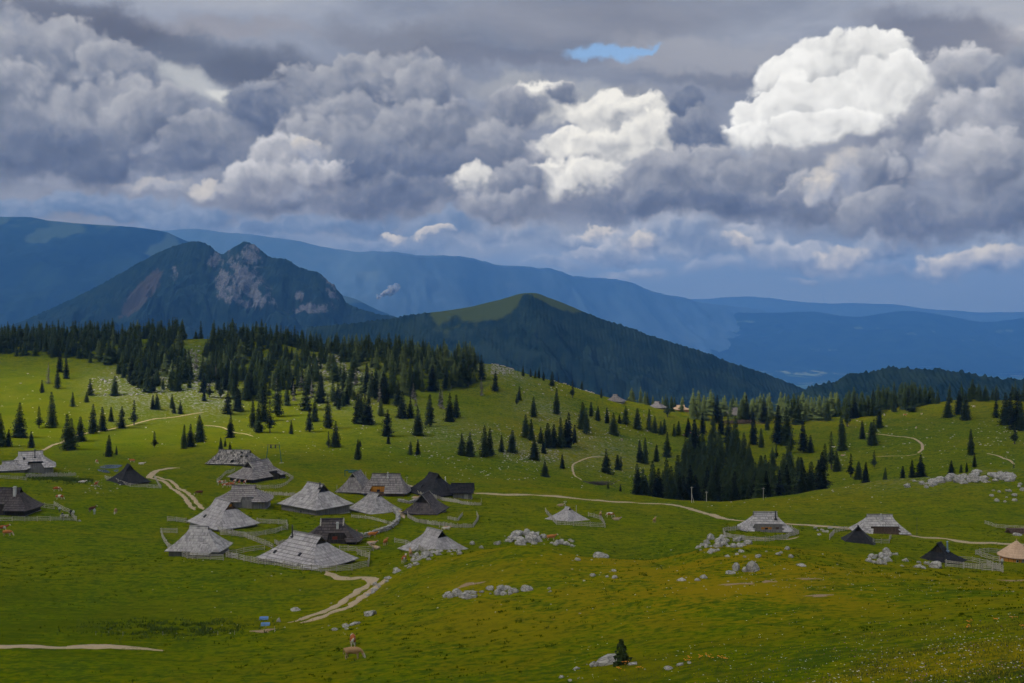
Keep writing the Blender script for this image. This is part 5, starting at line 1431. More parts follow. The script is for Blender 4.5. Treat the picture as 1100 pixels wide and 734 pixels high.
def build_tracks():
    ribbon('path', [(-30, 694), (0, 695), (50, 695.5), (90, 695.5), (125, 696), (150, 697), (176, 699.5)], 1.9, 100, 200, jit=.8)
    ribbon('path', [(72, 695), (110, 694.5), (150, 696.5)], 2.6, 100, 200, z=.085, jit=.8)
    ribbon('path', [(316, 669), (335, 664), (352, 658), (372, 649), (385, 640), (395, 633), (406, 624)], 1.9, 100, 240, offs=(-1.35, 1.35), jit=.7)
    ribbon('path', [(398, 629), (402, 626), (392, 621), (375, 622), (360, 619), (350, 614)], 2.6, 180, 240, jit=.6)
    ribbon('path', [(160, 514), (164, 509), (172, 505), (184, 503), (193, 502)], 2.6, 330, 420, jit=.3)
    ribbon('path', [(162, 512), (172, 515), (183, 519), (196, 529), (206, 539), (214, 548)], 1.4, 270, 400, offs=(-1.1, 1.1), jit=.6)
    ribbon('road', [(425, 520), (440, 522), (452, 524)], 2.6, 330, 420)
    ribbon('road', [(508, 530), (530, 531), (560, 531.5), (590, 533), (620, 536), (655, 539), (690, 541), (718, 542), (736, 545), (752, 550), (770, 555), (790, 559), (808, 561.5), (840, 563), (870, 564.5), (905, 567), (950, 572), (988, 577), (1015, 579), (1040, 583), (1062, 587), (1085, 591), (1110, 594)], 3.5, 285, 412, jit=.35)
    ribbon('path', [(42, 486), (58, 478), (76, 470), (95, 465), (120, 461), (150, 454), (180, 449), (200, 446), (219, 443)], 1.5, 430, 760, jit=.3)
    ribbon('path', [(219, 457), (238, 459), (250, 464), (262, 466), (272, 469)], 1.1, 430, 700, jit=.4)
    ribbon('path', [(930, 466), (955, 468), (975, 470), (988, 475), (991, 482), (986, 487)], 1.7, 440, 760, jit=.3)
    ribbon('path', [(985, 488), (965, 490), (940, 491)], .8, 440, 760, jit=.5)
    ribbon('path', [(1060, 487), (1075, 491), (1090, 499)], 1.3, 440, 760, jit=.5)
    ribbon('path', [(625, 516), (616, 508), (617, 498), (632, 492), (650, 491)], 1.1, 440, 760, jit=.5)
    ribbon('path', [(417, 541), (424, 546), (431, 552), (434, 557)], 1.4, 270, 400, jit=.6)
    ribbon('path', [(800, 581), (820, 583), (840, 582), (858, 577)], 1.0, 260, 330, jit=.5)
    # bare yard patches
    for (x, y, w, l_) in [(786, 628, .8, 3), (803, 627.5, .6, 2), (826, 625, .9, 2), (1088, 624, 1.2, 4), (868, 622, .8, 3), (880, 640, .9, 3), (505, 628, .9, 4), (282, 678, 1.2, 3)]:
        c = at(x, y, 80, 280); n = 14; mb = MB(); pts = []
        for k in range(n):
            a = 6.283 * k / n; rr = 1 + .35 * math.sin(3 * a + x) + .2 * math.sin(5 * a)
            X_, Y_ = c.x + math.cos(a) * l_ * .5 * rr, c.y + math.sin(a) * w * rr; pts.append((X_, Y_, float(land(X_, Y_)[0]) + .03))
        cc = (c.x, c.y, float(land(c.x, c.y)[0]) + .07)
        for k in range(n): mb.face([cc, pts[k], pts[(k + 1) % n]])
        o = mb.build('bare_earth', EARTH); o['kind'] = 'structure'
m_, nt_, b_ = mat('reddish_bare_earth'); setc(nt_, b_, mixc(noise(pos(), 1.5, 4, .6), (0.20, 0.12, 0.06), (0.34, 0.24, 0.14))); EARTH = m_
build_tracks()
def build_pond():
    m, nt, b = mat('pond_water'); setc(nt, b, (0.10, 0.13, 0.16)); b.inputs['Roughness'].default_value = 0.12; b.inputs['Specular IOR Level'].default_value = 0.9
    for (pts, ) in [([(107, 501.5), (113, 500), (122, 499.6), (130, 500), (131, 501.4), (126, 503), (117, 503.6), (109, 503.4)],), ([(104, 505), (110, 504.7), (116, 506), (119, 508), (114, 508.4), (108, 507.2)],), ([(122, 506), (127, 505), (126, 507.5)],)]:
        P = [at(x, y, 330, 460) for x, y in pts]; z = sum(p.z for p in P) / len(P) + .1
        n = len(P); c = sum(P, Vector()) / n; mb = MB(); R_ = []
        for k in range(n * 4):
            i = k // 4; t = (k % 4) / 4; a, b2 = P[i], P[(i + 1) % n]; p0, p3 = P[i - 1], P[(i + 2) % n]
            v = .5 * ((2 * a) + (b2 - p0) * t + (2 * p0 - 5 * a + 4 * b2 - p3) * t * t + (3 * a - p0 - 3 * b2 + p3) * t ** 3)
            zz_ = float(land(v.x, v.y)[0]) + .12
            R_.append((v.x, v.y, max(z - 1.5, zz_)))
        for k in range(len(R_)): mb.face([(c.x, c.y, float(land(c.x, c.y)[0]) + .12), R_[k], R_[(k + 1) % len(R_)]])
        o = mb.build('water', m, smooth=True, merge=True); o['kind'] = 'structure'
build_pond()

# ---------------------------------------------------------------- rocks
def build_rocks():
    rng = random.Random(99); cnt = [0]
    def rock(px, py, w, h=None, label='', group=None, lo=60, hi=900, rz=None, cat='boulder', sink=.36):
        p = at(px, py, lo, hi); s = w * p.y / F / 2; hh = (h or w * .6) * p.y / F
        o = bpy.data.objects.new('limestone_boulder', ROCKS[rng.randrange(6) if w > 7 else rng.randrange(12)]); COL.objects.link(o)
        o.location = (p.x, p.y, p.z + hh * (.5 - sink)); o.scale = (s * 1.1, s * rng.uniform(.8, 1.1), hh * .75)
        if 'long' in label: o.scale = (s * 1.15, s * .5, hh * .62); o.rotation_euler = (0, R(-16), .1); tag(o, label, cat, group); return o
        o.rotation_euler = (rng.uniform(-.12, .12), rng.uniform(-.12, .12), rng.uniform(-.4, .4) if rz is None else rz)
        tag(o, label, cat, group); cnt[0] += 1
        return o
    def pile(n, box, wr, label, group, mound=None, lo=60, hi=900):
        x0, y0, x1, y1 = box
        for _ in range(n):
            if mound:
                while True:
                    a, b = rng.uniform(-1, 1), rng.uniform(-1, 1)
                    if a * a + b * b < 1: break
                px = (x0 + x1) / 2 + a * (x1 - x0) / 2; py = (y0 + y1) / 2 + b * (y1 - y0) / 2
                w = 1.15 * rng.uniform(*wr) * (1.15 - .5 * math.hypot(a, b))
            else: px, py, w = rng.uniform(x0, x1), rng.uniform(y0, y1), rng.uniform(*wr)
            rock(px, py, w, w * rng.uniform(.5, .85), label, group, lo, hi)
    S = [  # single boulders
        (397, 661, 15, 11, 'single rounded boulder on the near slope above the grazing cows'), (644, 599, 19, 10, 'wide flat topped boulder on the crest of the near slope'),
        (791, 613, 8, 12, 'upright pointed boulder on the right slope, left of the big block'), (808, 613, 15, 12, 'big rounded limestone block on the right slope'),
        (800, 614, 7, 6, 'smaller block leaning against the big limestone block'), (784, 616, 12, 5, 'low crumbled rock below the upright boulder'),
        (732, 624, 11, 5, 'low white rock left of the rounded pair on the right slope'), (756, 621, 9, 6, 'taller end of the pale rock pair on the right slope'), (749, 624, 8, 4, 'lower end of the pale rock pair on the right slope'),
        (1006, 610, 14, 10, 'big brownish boulder in front of the black hut with the blue flue'), (534, 585, 9, 8, 'dark grey boulder left of the big boulder pile'),
        (620, 602, 7, 5, 'small boulder left of the wide flat topped boulder'), (565, 634, 14, 9, 'pointed boulder at the right end of the crumbled outcrop'),
        (460, 598, 14, 9, 'big block in front of the silver hut behind the boulders'), (507, 585, 6, 6, 'small round rock right of the silver hut'), (517, 589, 6, 5, 'second small round rock right of the silver hut'),
        (380, 671, 15, 4.5, 'long tilted slab above the rust coloured cow'), (371, 673, 9, 3.5, 'lower piece of the tilted slab above the rust coloured cow'), (359, 677, 8, 3, 'low rock left of the tilted slab'), (372, 676, 5, 3, 'small rock below the tilted slab'),
        (380, 684, 4, 3, 'small pale stone right of the rust coloured cow'), (317, 656, 12, 4, 'grey rock on the bank above the track'), (299, 668, 5, 7, 'upright stone beside the blue troughs'),
        (654, 713, 34, 13, 'long slab of rock left of the young spruce in the foreground'), (638, 716, 11, 9, 'upright end block of the long foreground slab'), (619, 719, 8, 5, 'small stone left of the long foreground slab'), (679, 714, 13, 5, 'flat stone right of the young spruce'),
        (718, 719, 12, 4, 'flat stone at the left of the foreground flowers'), (730, 715, 10, 5, 'higher flat stone at the left of the foreground flowers'), (740, 713, 5, 4, 'small stone at the left of the foreground flowers'), (603, 728, 7, 4, 'low stone at the bottom edge'), (612, 732, 5, 4, 'lower low stone at the bottom edge'),
        (637, 619, 7, 4, 'leftmost of four small stones on the near slope'), (652, 620, 5, 3, 'second of four small stones on the near slope'), (659, 614, 6, 4, 'highest of four small stones on the near slope'), (660, 621, 7, 4, 'rightmost of four small stones on the near slope'),
        (861, 608, 12, 4, 'low white rock alone on the right slope'), (447, 607, 9, 5, 'rock at the lower edge of the block before the silver hut'), (591, 636, 4, 3, 'tiny stone right of the crumbled outcrop'), (590, 633, 4, 3, 'tiny upper stone right of the crumbled outcrop'),
        (250, 599, 12, 6, 'pale rocks heaped at the corner of the lean-to hut'), (1092, 575, 10, 4, 'low rocks under the timber stack'),
        (85, 560, 4, 3, 'reddish stone at the corner of the left rail fence')]
    for (x, y, w, h, l) in S: rock(x, y, w, h, l)
    pile(26, (543, 572, 585, 588), (7, 14), 'boulder of the big limestone pile behind the near crest', 'big boulder pile', True)
    pile(12, (590, 580, 622, 588), (5, 8), 'boulder in the row beside the orange cow', 'boulder row by the orange cow', True)
    for i in range(20):
        t = i / 19; rock(396 + 52 * t + rng.uniform(-4, 4), 640 - 38 * t ** .8 + rng.uniform(-3, 3), rng.uniform(4, 8), None, 'limestone rock in the line climbing from the track to the silver hut', 'rock line up to the silver hut')
    pile(13, (441, 590, 470, 602), (5, 10), 'boulder heaped in front of the silver hut', 'boulders before the silver hut', True)
    pile(10, (468, 586, 498, 597), (3, 7), 'small rock right of the heap before the silver hut', 'small rocks by the silver hut')
    pile(24, (474, 636, 514, 644), (4, 11), 'block of the crumbled outcrop on the near slope', 'crumbled outcrop', True)
    pile(16, (516, 630, 558, 640), (3, 11), 'right hand block of the crumbled outcrop on the near slope', 'crumbled outcrop, right part', True)
    pile(26, (755, 577, 810, 589), (6, 13), 'boulder of the pale pile below the hut with orange shutters', 'boulder pile below the orange shutters', True)
    pile(11, (746, 585, 770, 595), (4, 8), 'rock at the left foot of the pale boulder pile', 'rocks left of the boulder pile')
    pile(14, (770, 590, 850, 600), (3, 7), 'small rock scattered below the pale boulder pile', 'rocks below the boulder pile')
    pile(16, (930, 593, 966, 606), (6, 12), 'boulder of the pile below the small black hut', 'boulder pile below the small black hut', True)
    pile(11, (966, 600, 1000, 612), (4, 8), 'rock in the row leading to the black hut with the blue flue', 'rock row to the black hut')
    pile(9, (872, 567, 900, 575), (3, 7), 'rock beside the road left of the small black hut', 'rocks left of the small black hut', lo=270, hi=360)
    pile(10, (972, 517, 1012, 524), (4, 9), 'rock at the left tail of the rubble field', 'left tail of the rubble field', lo=380, hi=440)
    for _ in range(72):
        a, b = rng.uniform(-1, 1), rng.uniform(-1, 1)
        px = 1046 + a * 46; py = 515 - (1 - a * a) * 7 * (b * .5 + .5) + rng.uniform(-2, 5) - a * 2
        rock(px, py, rng.uniform(5, 11), None, 'boulder of the wide rubble field on the right crest', 'rubble field on the right crest', 380, 440)
    pile(14, (1060, 518, 1100, 540), (3, 7), 'rock strewn below the rubble field', 'rocks below the rubble field', lo=300, hi=425)
    n_ind = cnt[0]
    # uncountable stones on the karst slopes
    reg = [(95, 405, 130, 425, 110), (140, 385, 190, 425, 170), (200, 372, 215, 412, 130), (215, 400, 232, 415, 60), (335, 382, 372, 402, 260), (372, 400, 400, 416, 90), (528, 388, 552, 402, 200), (550, 402, 640, 425, 70), (560, 440, 700, 480, 260), (500, 455, 560, 490, 160), (540, 484, 600, 498, 220), (430, 460, 520, 500, 140), (620, 470, 660, 470, 10), (900, 450, 1090, 505, 170), (240, 430, 420, 490, 160), (0, 400, 240, 480, 140), (700, 590, 900, 640, 60), (400, 600, 700, 660, 90), (90, 515, 130, 530, 40), (540, 575, 620, 600, 25), (760, 515, 960, 545, 90), (1050, 450, 1100, 480, 60), (610, 500, 700, 525, 60), (480, 500, 580, 516, 70), (55, 500, 100, 515, 14), (700, 600, 1100, 640, 70), (150, 600, 420, 690, 60), (600, 690, 760, 730, 30)]
    src = [(np.array([v.co[:] for v in m.vertices]), np.array([p.vertices[:] for p in m.polygons])) for m in [rock_mesh('stone', 300 + i, 1, .6) for i in range(5)]]
    V_, F_ = [], []; nv = 0
    for (x0, y0, x1, y1, n) in reg:
        for _ in range(n):
            px, py = rng.uniform(x0, x1), rng.uniform(y0, y1)
            lo = 300 if py < 515 else 60
            if py < 520 and px > 600: lo = 430
            p = at(px, py, lo, 900); w = rng.uniform(.8, 2.6) * rng.uniform(.4, 1.3) * (1.25 if py < 430 else 1) * p.y / F
            v, f = src[rng.randrange(5)]
            V_.append(v * np.array([w * .55, w * .5, w * .5]) + np.array([p.x, p.y, p.z + w * .05])); F_.append(f + nv); nv += len(v)
    mb = MB(); me = bpy.data.meshes.new('scattered_stones'); me.from_pydata(np.concatenate(V_).tolist(), [], np.concatenate(F_).tolist()); me.materials.append(STONE)
    o = bpy.data.objects.new('scattered_stones', me); COL.objects.link(o); tag(o, 'small white limestone scree sprinkled over the slopes', 'stones', kind='stuff')
    print('boulders', n_ind)
build_rocks()

# ---------------------------------------------------------------- animals and people
def skin_mesh(name, verts, edges, mats, root=0, sub=1):
    """verts: (x, y, z, rx, ry); a continuous surface grown along the bones"""
    me = bpy.data.meshes.new(name + '_bones'); me.from_pydata([v[:3] for v in verts], edges, [])
    o = bpy.data.objects.new(name + '_bones', me); COL.objects.link(o)
    o.modifiers.new('s', 'SKIN'); sm = o.modifiers.new('u', 'SUBSURF'); sm.levels = sub; sm.render_levels = sub
    sv = me.skin_vertices[0].data
    for i, v in enumerate(verts): sv[i].radius = (v[3], v[4] if len(v) > 4 else v[3]); sv[i].use_root = (i == root)
    dg = bpy.context.evaluated_depsgraph_get(); dg.update()
    m2 = bpy.data.meshes.new_from_object(o.evaluated_get(dg)); m2.name = name
    bpy.data.objects.remove(o); bpy.data.meshes.remove(me)
    m2.materials.clear()
    for m in mats: m2.materials.append(m)
    m2.polygons.foreach_set('use_smooth', [True] * len(m2.polygons))
    return m2
def hide(name, base, white, amount):
    m, nt, b = mat(name); P = objc(); x, y, z = SEP(P); r = objrand()
    n = noise(V('ADD', P, XYZ(r * 20, 0, 0)), 1.1, 2, .5)
    patch = sstep(0.62 - amount, 0.66 - amount, n)
    head = sstep(1.27, 1.36, x); leg = sstep(0.52, 0.42, z); belly = sstep(.75, .68, z + (n - .5) * .2)
    c = mixc(mx(mx(patch, head), mx(leg, belly) * white), base, (0.62, 0.56, 0.48))
    setc(nt, b, c); b.inputs['Roughness'].default_value = .75
    return m
HIDES = {'rust': hide('rust_cow_hide', (0.30, 0.075, 0.012), .9, .04), 'orange': hide('orange_cow_hide', (0.42, 0.14, 0.03), .6, .0), 'tan': hide('tan_cow_hide', (0.34, 0.20, 0.09), .3, -.1), 'pied': hide('pied_cow_hide', (0.32, 0.09, 0.02), 1.0, .17), 'brown': hide('dark_brown_cow_hide', (0.10, 0.03, 0.012), .2, -.1)}
HORN = flat_mat('horn_and_hoof', (0.12, 0.10, 0.08))
def cow_bones(pose):
    # x forward, length about 2.3 m, withers 1.35 m
    v = [(-.75, 0, 1.05, .30, .34), (-.35, 0, 1.02, .36, .42), (.10, 0, 1.00, .37, .44), (.55, 0, 1.02, .31, .38), (.85, 0, 1.10, .20, .27)]
    e = [(0, 1), (1, 2), (2, 3), (3, 4)]
    if pose == 'graze': nk = [(1.05, 0, .92, .14, .20), (1.22, 0, .62, .12, .17), (1.36, 0, .34, .13, .15), (1.47, 0, .12, .08, .09)]
    elif pose == 'stand': nk = [(1.08, 0, 1.25, .15, .20), (1.25, 0, 1.42, .14, .17), (1.45, 0, 1.40, .13, .15), (1.70, 0, 1.24, .08, .09)]
    else: nk = [(1.05, 0, 1.22, .15, .20), (1.20, .05, 1.40, .14, .17), (1.38, .14, 1.40, .13, .15), (1.58, .25, 1.26, .08, .09)]
    n = len(v); v += nk; e += [(4, n), (n, n + 1), (n + 1, n + 2), (n + 2, n + 3)]
    if pose != 'lie':
        for s in (-1, 1):
            n = len(v); v += [(.58, s * .19, .72, .13, .14), (.60, s * .19, .42, .075, .08), (.57, s * .19, .20, .05, .05), (.60, s * .19, .02, .06, .06)]; e += [(3, n), (n, n + 1), (n + 1, n + 2), (n + 2, n + 3)]
            n = len(v); k = .06 * s; v += [(-.68 + k, s * .20, .78, .17, .17), (-.58 + k, s * .20, .56, .10, .10), (-.78 + k, s * .20, .38, .06, .065), (-.74 + k, s * .20, .18, .05, .05), (-.70 + k, s * .20, .02, .06, .06)]; e += [(0, n), (n, n + 1), (n + 1, n + 2), (n + 2, n + 3), (n + 3, n + 4)]
    n = len(v); v += [(-1.05, 0, 1.22, .05), (-1.12, 0, .85, .035), (-1.10, 0, .50, .055)]; e += [(0, n), (n, n + 1), (n + 1, n + 2)]
    if pose == 'lie':
        v = [(a[0], a[1], a[2] - .62) + tuple(a[3:]) for a in v]
        for s in (-1, 1):
            n = len(v); v += [(.55, s * .30, .18, .11), (.85, s * .34, .10, .07), (.65, s * .36, .06, .06)]; e += [(3, n), (n, n + 1), (n + 1, n + 2)]
            n = len(v); v += [(-.55, s * .38, .22, .16), (-.20, s * .46, .10, .08), (-.50, s * .50, .06, .06)]; e += [(0, n), (n, n + 1), (n + 1, n + 2)]
    return v, e
COWM = {}
def build_cows():
    for pose in ('graze', 'stand', 'lie', 'turn'):
        v, e = cow_bones(pose); COWM[pose] = skin_mesh('cow', v, e, [HIDES['rust']], root=2)
    hx = {'graze': (1.34, .46), 'stand': (1.38, 1.50), 'turn': (1.33, 1.50), 'lie': (1.32, .90)}
    parts = {}
    for pose, (x, z) in hx.items():
        h = []
        oy = .11 if pose in ('turn', 'lie') else 0
        for s in (-1, 1):
            mb = MB(); mb.tube((x, oy + s * .11, z), (x + .03, oy + s * .24, z + .10), .035, .02, n=6); mb.tube((x + .03, oy + s * .24, z + .10), (x + .07, oy + s * .27, z + .20), .02, .006, n=6)
            er = MB(); er.face([(x - .04, oy + s * .13, z - .04), (x - .10, oy + s * .33, z - .02), (x - .02, oy + s * .35, z - .10), (x + .02, oy + s * .15, z - .10)]); er.face([(x - .05, oy + s * .13, z - .05), (x - .11, oy + s * .33, z - .03), (x - .03, oy + s * .35, z - .11), (x + .01, oy + s * .15, z - .11)][::-1])
            h.append((mb.mesh('horn', HORN), er))
        parts[pose] = h
    meshes = {}
    def cow(px, py, hue, pose, head, label, group='cows grazing on the alp', lo=60, hi=900, s=1.0):
        p = at(px, py, lo, hi)
        key = (pose, hue)
        if key not in meshes:
            m = COWM[pose].copy(); m.name = 'cow'; m.materials[0] = HIDES[hue]; meshes[key] = (m, [er.mesh('ear', HIDES[hue]) for _, er in parts[pose]])
        m, ears = meshes[key]
        o = bpy.data.objects.new('cow', m); COL.objects.link(o); o.location = p; o.rotation_euler = (0, 0, R(head)); o.scale = (s, s, s)
        tag(o, label, 'cow', group)
        if p.y < 420:
            for hm, _ in parts[pose]:
                q = bpy.data.objects.new('horn', hm); COL.objects.link(q); q.parent = o
            for em in ears:
                q = bpy.data.objects.new('ear', em); COL.objects.link(q); q.parent = o
        return o
    C = [(379, 708, 'tan', 'graze', -4, 'tan cow grazing side on, nearest the viewer'), (379, 694, 'rust', 'graze', 100, 'rust coloured cow facing away, just above the tan cow', ),
         (104, 498, 'rust', 'graze', -50, 'rust cow grazing on the left shore of the pond'), (142, 497, 'orange', 'stand', 180, 'pale orange cow behind the black hut by the pond'), (152, 499, 'pied', 'lie', 10, 'pied cow lying right of the pale orange one behind the black hut'),
         (88, 519, 'pied', 'lie', 10, 'pied cow lying by the line of small white stones'), (103, 523, 'rust', 'stand', 80, 'small rust cow seen from behind by the line of white stones'),
         (61, 528, 'rust', 'graze', 8, 'upper of two rust cows above the white rail fence'), (64, 537, 'rust', 'graze', -5, 'lower of two rust cows above the white rail fence'),
         (99, 550, 'brown', 'stand', 60, 'dark brown cow right behind the person in pale clothes'), (124, 552, 'tan', 'graze', -80, 'pale tan cow alone on the meadow left of the village'),
         (237, 521, 'pied', 'stand', 20, 'leftmost cow of the herd behind the wide brown-grey hut'), (242, 524, 'rust', 'graze', 15, 'second cow from the left of the herd behind the wide hut'), (249, 523, 'rust', 'stand', 190, 'third cow from the left of the herd behind the wide hut'), (252, 520, 'pied', 'stand', 80, 'pale faced cow in the middle of the herd behind the wide hut'), (257, 521, 'rust', 'stand', 95, 'second cow from the right of the herd behind the wide hut'), (263, 521, 'rust', 'stand', 85, 'rightmost cow of the herd behind the wide hut'),
         (271, 527, 'pied', 'turn', -60, 'pied cow at the right end of the wide hut ridge'), (214, 532, 'brown', 'graze', 195, 'dark cow alone beside the double track'),
         (380, 577, 'orange', 'turn', 60, 'orange cow at the foot of the curved stone wall, leftmost'), (384, 583, 'orange', 'stand', 175, 'orange cow below the leftmost one at the stone wall'), (400, 578, 'orange', 'stand', 8, 'orange cow walking along the stone wall'), (399, 585, 'orange', 'lie', 10, 'orange cow lying below the one walking along the stone wall'), (414, 586, 'orange', 'stand', 75, 'orange cow standing right of the herd at the stone wall'), (404, 590, 'tan', 'lie', 150, 'tan cow lying at the end of the rail fence'),
         (441, 598, 'tan', 'stand', 100, 'tan cow among the boulders before the silver hut'), (434, 605, 'rust', 'stand', 80, 'rust cow at the left foot of the boulders before the silver hut'),
         (446, 536, 'orange', 'lie', 10, 'orange cow in the yard left of the dark brown hut'), (479, 569, 'rust', 'lie', 5, 'brown cow lying below the round plank enclosure'),
         (645, 556, 'tan', 'stand', 80, 'pale cow by the fence corner of the lone pyramid hut'), (655, 556, 'pied', 'graze', 10, 'pied cow right of the pale one on the middle meadow'), (662, 559, 'tan', 'lie', 0, 'white cow lying beside the pied one on the middle meadow'), (703, 562, 'tan', 'stand', 70, 'small whitish cow alone on the middle meadow'),
         (592, 581, 'orange', 'stand', 10, 'bright orange cow peeping over the boulder row'), (602, 544, 'tan', 'lie', 20, 'pale cow just behind the lone pyramid hut'),
         (3, 571, 'rust', 'stand', 30, 'rust cow at the left edge, upper one'), (8, 576, 'orange', 'graze', 0, 'orange cow at the left edge, lower one')]
    for c in C: cow(*c)
    far = [(972, 447), (990, 446), (984, 461), (950, 447), (895, 481), (742, 467), (750, 470), (735, 468), (1046, 438), (905, 490), (668, 474)]
    words = ['left of a pair below the ridge spruces', 'right of a pair below the ridge spruces', 'above the sandy track bend', 'nearest the right ridge wood', 'on the slope right of the hollow wood', 'between the spruces behind the hollow wood', 'lowest of three behind the hollow wood', 'leftmost of three behind the hollow wood', 'beside the rightmost grove on the ridge', 'lower one right of the hollow wood', 'alone on the middle slope']
    for (x, y), w in zip(far, words): cow(x, y, ['orange', 'tan', 'pied'][(x + y) % 3], 'lie' if x % 2 else 'stand', (x * 37) % 360, 'tiny far cow, ' + w, 'far cows on the upper pasture', 440, 900)
build_cows()
def build_people():
    SKIN = flat_mat('skin', (0.45, 0.26, 0.18)); HAIR = flat_mat('dark_hair', (0.03, 0.02, 0.015))
    def person(px, py, top, legs, rot, label, pose='stand', hat=None, lo=60):
        p = at(px, py, lo, 400)
        sit = pose == 'sit'
        v = [(0, 0, .92, .14, .12), (0, 0, 1.15, .13, .11), (0, 0, 1.38, .16, .11), (0, 0, 1.50, .06, .06), (0, .01, 1.62, .085, .10), (0, .01, 1.72, .075, .09)]
        e = [(0, 1), (1, 2), (2, 3), (3, 4), (4, 5)]
        for s in (-1, 1):
            n = len(v)
            if sit: v += [(s * .10, -.05, .88, .09), (s * .12, -.45, .85, .07), (s * .12, -.47, .45, .05), (s * .12, -.60, .42, .04)]
            else: v += [(s * .10, 0, .82, .09), (s * .11, -.03 * s, .48, .065), (s * .11, .03 * s, .10, .045), (s * .11, -.14, .04, .04)]
            e += [(0, n), (n, n + 1), (n + 1, n + 2), (n + 2, n + 3)]
            n = len(v); v += [(s * .22, 0, 1.38, .055), (s * .27, .03, 1.12, .042), (s * .26, -.10, .90, .032), (s * .26, -.14, .82, .03)]; e += [(2, n), (n, n + 1), (n + 1, n + 2), (n + 2, n + 3)]
        if sit: v = [(a[0], a[1], a[2] - .42) + tuple(a[3:]) for a in v]
        me = skin_mesh('person', v, e, [SKIN], root=0)
        o = bpy.data.objects.new('person', me); COL.objects.link(o); o.location = p; o.rotation_euler = (0, 0, R(rot))
        tag(o, label, 'person')
        dz = -.42 if sit else 0
        def shell(name, z0, z1, m, k):
            bm = bmesh.new(); bm.from_mesh(me)
            bmesh.ops.delete(bm, geom=[f for f in bm.faces if not (z0 < f.calc_center_median().z - dz < z1)], context='FACES')
            bm.normal_update()
            for w in bm.verts: w.co += w.normal * k
            q = bpy.data.meshes.new(name); bm.to_mesh(q); bm.free(); q.materials.clear(); q.materials.append(m); q.materials
            q.polygons.foreach_set('use_smooth', [True] * len(q.polygons))
            c = bpy.data.objects.new(name, q); COL.objects.link(c); c.parent = o
        shell('jacket', .95, 1.50, top, .022)
        shell('trousers', .08 if not sit else -.1, .97, legs, .014)
        shell('hair', 1.68, 1.9, hat or HAIR, .016)
    PALE = flat_mat('pale_grey_cloth', (0.42, 0.44, 0.50)); BLK = flat_mat('black_cloth', (0.01, 0.01, 0.012)); NAVY = flat_mat('dark_blue_cloth', (0.02, 0.03, 0.08)); WHT = flat_mat('white_cloth', (0.6, 0.6, 0.58)); TRS = flat_mat('grey_trousers', (0.14, 0.14, 0.15))
    person(101.5, 553, PALE, PALE, 20, 'person in pale grey clothes standing in front of the dark brown cow')
    person(76, 554.5, BLK, BLK, 200, 'person in black standing at the corner of the left rail fence')
    person(79, 554.8, WHT, TRS, 160, 'person in a white top beside the one in black at the fence corner')
    person(64, 551, WHT, NAVY, 30, 'person in a white top and dark trousers inside the left paddock')
    person(1076.5, 608, WHT, TRS, 10, 'person in a white top left of the round hut')
    person(67, 556, NAVY, NAVY, 60, 'person in dark blue sitting on the bench by the left rail fence', 'sit')
    p = at(69, 556.5); t = thing('picnic_table', 'wooden picnic table behind the left rail fence', 'table', p, .2)
    mb = MB(); mb.box((0, 0, .74), (2.0, .8, .06)); mb.build('tabletop', WD_FENCE, t)
    for s in (-1, 1):
        mb = MB(); mb.box((0, s * .75, .42), (2.0, .28, .06)); mb.build('bench', WD_FENCE, t)
        mb = MB(); mb.bar((s * .8, -.75, .4), (s * .8, .75, .4), .08); mb.bar((s * .8, -.6, -.1), (s * .8, -.2, .72), .09); mb.bar((s * .8, .6, -.1), (s * .8, .2, .72), .09); mb.build('leg', WD_FENCE, t)
build_people()

